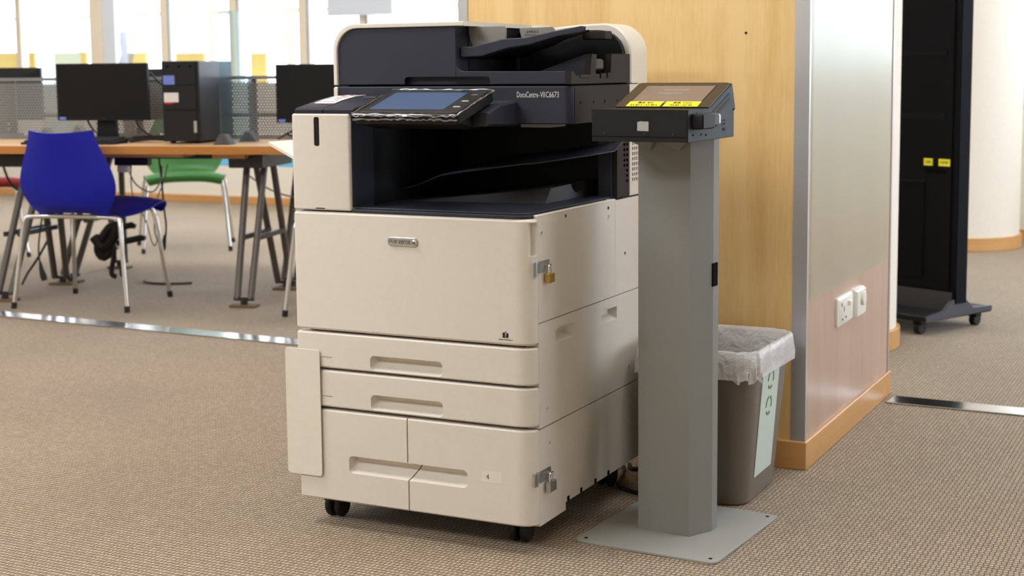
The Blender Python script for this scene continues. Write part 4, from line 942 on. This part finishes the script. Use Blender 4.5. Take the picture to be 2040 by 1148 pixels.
# ---------------------------------------------------------------- one-piece plastic chairs on chrome legs
def build_chair(m, label, loc, rz):
    T = thing('chair', label, 'chair', loc, rz, None, world=False)
    prof = [(0.266, 0.418, 0.196), (0.276, 0.440, 0.214), (0.258, 0.459, 0.222), (0.20, 0.460, 0.229), (0.10, 0.444, 0.234), (0.0, 0.430, 0.226), (-0.09, 0.423, 0.200), (-0.155, 0.424, 0.172), (-0.20, 0.436, 0.172), (-0.232, 0.468, 0.205),
            (-0.248, 0.52, 0.231), (-0.256, 0.57, 0.234), (-0.264, 0.63, 0.218), (-0.274, 0.69, 0.192), (-0.284, 0.745, 0.170), (-0.290, 0.783, 0.157)]
    P = smooth_path([(y, z, w) for y, z, w in prof], 3); nu = 14
    bm = NB(); vr = []
    for i, p in enumerate(P):
        s = i/(len(P)-1); row = []
        for k in range(nu+1):
            u = -1+2*k/nu
            back = max(0.0, min(1.0, (p.y*-1-0.14)/0.10)); y = p.x
            bk = max(0.0, min(1.0, (-p.x-0.15)/0.09))
            yy = p.x+0.050*bk*u*u; zz = p.y-(1-bk)*0.020*abs(u)**3+bk*(0.012*u*u if s > 0.97 else 0.0)
            row.append(bm.verts.new((p.z*u, yy, zz)))
        vr.append(row)
    for a, c in zip(vr, vr[1:]):
        for k in range(nu): face(bm, (a[k], a[k+1], c[k+1], c[k]))
    bmesh.ops.recalc_face_normals(bm, faces=bm.faces)
    bmesh.ops.solidify(bm, geom=bm.faces[:], thickness=0.009)
    mk('shell', bm, m, T, sharp=60)
    for sx in (-1, 1):
        for pts in ([(0.28*sx, -0.225, 0.012), (0.240*sx, -0.185, 0.375), (0.232*sx, -0.178, 0.400), (0.212*sx, -0.172, 0.408), (0.12*sx, -0.165, 0.410)],
                    [(0.247*sx, 0.228, 0.012), (0.215*sx, 0.175, 0.375), (0.206*sx, 0.165, 0.412), (0.190*sx, 0.150, 0.424), (0.10*sx, 0.130, 0.427)]):
            l = mk('leg', tube(NB(), [pts[0]]+smooth_path(pts[1:], 4), 0.0105, 10), CHROME, T, sharp=60)
            a = Vector(pts[0]); d_ = (Vector(pts[1])-a).normalized()
            mk('foot_cap', tube(NB(), [a-d_*0.012, a+d_*0.016], 0.0125, 10), RUBBER, l)
    for y, z in ((-0.165, 0.410), (0.130, 0.427)): mk('seat_rail', tube(NB(), [(-0.13, y, z), (0.13, y, z)], 0.0105, 10), CHROME, T)
    return T
build_chair(BLUE, 'blue plastic chair on chrome legs, its back to the viewer, at the near desk', (-3.339, 2.339, 0), R(11.5))
build_chair(GREEN, 'green plastic chair on chrome legs facing the viewer under the far desk', (-4.307, 4.19, 0), R(-140.7))
build_chair(RED, 'red plastic chair, mostly cut off, seen behind the left trestle legs', (-5.16, 3.31, 0), R(-104.7))
build_chair(BLUE, 'chair almost wholly hidden behind the photocopier, one chrome leg showing', (-2.115, 2.655, 0), R(17))

# ---------------------------------------------------------------- beyond the desks and outside
for (x0, x1, y, zt, w, l) in ((-8.72, -8.27, 7.12, 1.226, None, 'pale yellow board outside the window, leftmost of the row'), (-8.05, -7.68, 7.12, 1.218, None, 'yellow board outside the window, above the left edge of the first monitor'),
                              (-7.33, -7.03, 7.12, 1.205, None, 'pale yellow board outside the window, above the right edge of the first monitor'), (-6.757, -6.418, 7.12, 1.20, None, 'yellow board outside the window, above the computer tower'),
                              (-5.95, -5.80, 7.12, 1.19, None, 'narrow yellow board outside the window behind the acrylic divider')):
    t = thing('yellow_board', l, 'board', ((x0+x1)/2, y, 0.0), 0, 'yellow boards along the outside of the window')
    mk('board', box(NB(), x0, x1, y-0.012, y+0.012, 0.62, zt, 0.003), YBOARD, t)
    for x in (x0+0.04, x1-0.04): mk('leg', box(NB(), x-0.015, x+0.015, y-0.01, y+0.01, 0.0, 0.62), OUTW, t)
struct('ground_terrace', box(NB(), -16, 8, YB+0.2, 14, -0.1, 0.0), OUTW)
ra = thing('terrace_railing', 'pale beige terrace railing outside the left windows', 'railing', (-6.5, 8.4, 0))
for x in (-8.9, -8.15, -7.32, -6.45, -5.6): mk('post', box(NB(), x-0.03, x+0.03, 8.37, 8.43, 0.0, 2.3), OUTW, ra)
mk('rail', box(NB(), -11, -3.5, 8.385, 8.415, 1.565, 1.605), OUTW, ra)
solo('window_poster', box(NB(), -4.93, -4.36, YB-0.004, YB-0.001+0.05, 1.45, 2.2), FRAMEB, 'white sheet fixed to the window above the photocopier', 'poster', (-4.64, YB+0.02, 1.45))
for x0, x1, h, l in ((-6.0, -5.72, 0.095, 'light blue box on the window ledge beside the green chair'), (-5.42, -5.22, 0.095, 'light blue box on the window ledge beside the photocopier')):
    t = thing('ledge_box', l, 'box', ((x0+x1)/2, YB+0.03, 0.36), 0)
    mk('box_body', box(NB(), x0, x1, YB+0.0, YB+0.045, 0.300, 0.300+h, 0.006), LIGHTB, t)
    mk('box_lid', box(NB(), x0-0.004, x1+0.004, YB-0.004, YB+0.049, 0.300+h, 0.315+h, 0.004), LIGHTB, t)

# ---------------------------------------------------------------- black display stand on wheels behind the pillar
u = Vector((0.438, 0.899, 0)); p = Vector((-0.899, 0.438, 0)); c0 = Vector((0.342, 3.131, 0))
ds = thing('display_stand', 'tall black digital display on a wheeled base behind the wooden pillar', 'display', tuple(c0+p*0.35), math.atan2(-0.438, 0.899), world=False)
# local axes: x = -p (towards the right edge), y = u; right edge of the panel at x = 0.35
def L(bm): return bm
mk('panel', box(NB(), -0.39, 0.35, -0.035, 0.035, 0.105, 1.92, 0.004), mat('display_black', (10, 10, 12), 0.55, spec=0.12), ds)
mk('face_frame', cut(box(NB(), -0.36, 0.325, -0.040, -0.030, 0.16, 1.90), box(NB(), -0.34, 0.300, -0.05, -0.02, 0.19, 1.87)), mat('frame_black', (11, 11, 12), 0.55, spec=0.12), ds)
mk('side_strip', box(NB(), 0.348, 0.354, -0.030, 0.036, 0.11, 1.92), mat('blue_black_edge', (14, 16, 24), 0.7, spec=0.1), ds)
mk('service_door', box(NB(), -0.30, 0.20, -0.0375, -0.034, 0.20, 0.585, 0.0015), mat('service_door_black', (7, 7, 8), 0.5, spec=0.12), ds)
for z in (0.83, 1.08): mk('seam_bar', box(NB(), -0.33, 0.29, -0.0375, -0.034, z, z+0.02), mat('seam_black', (20, 20, 22), 0.5, spec=0.12), ds)
for x0, x1, s in ((0.196, 0.236, 'USB'), (0.266, 0.319, 'HDMI')):
    q = mk('port_label', box(NB(), x0, x1, -0.0412, -0.034, 0.648, 0.676), YELLOW, ds, label='small yellow label')
    mk('port_text', text_bm(s, 0.014, FRONT((x0+x1)/2, -0.0415, 0.662)), BLACKI, q)
mk('port_slot', box(NB(), 0.20, 0.295, -0.0375, -0.033, 0.618, 0.634), GAP, ds)
bs = mk('wheel_base', box(NB(), -0.39, 0.347, -0.21, 0.215, 0.055, 0.078, 0.003), KIOSK, ds)
mk('kick_panel', box(NB(), -0.38, 0.34, -0.042, -0.030, 0.075, 0.155), mat('kick_grey_black', (62, 60, 60), 0.5), ds)
for x in (0.364,):
    mk('base_cheek', prism(NB(), [(-0.21, 0.056), (0.215, 0.062), (0.215, 0.080), (0.09, 0.085), (0.035, 0.128), (-0.035, 0.128), (-0.09, 0.088), (-0.21, 0.075)], 'x', 0.330, 0.350, 0.001), mat('cheek_lit_grey', (66, 66, 76), 0.45), bs)  # lit right side of the base, the light painted in as paler grey
for x, y in ((0.29, -0.17), (0.305, 0.165), (-0.33, -0.17), (-0.33, 0.165)):
    w_ = mk('caster', box(NB(), x-0.018, x+0.018, y-0.018, y+0.018, 0.036, 0.058), DARKER, ds)
    mk('wheel', cyl(NB(), (y, 0.024), 0.024, 'x', x-0.014, x+0.014, 18, 0.003), RUBBER, w_)
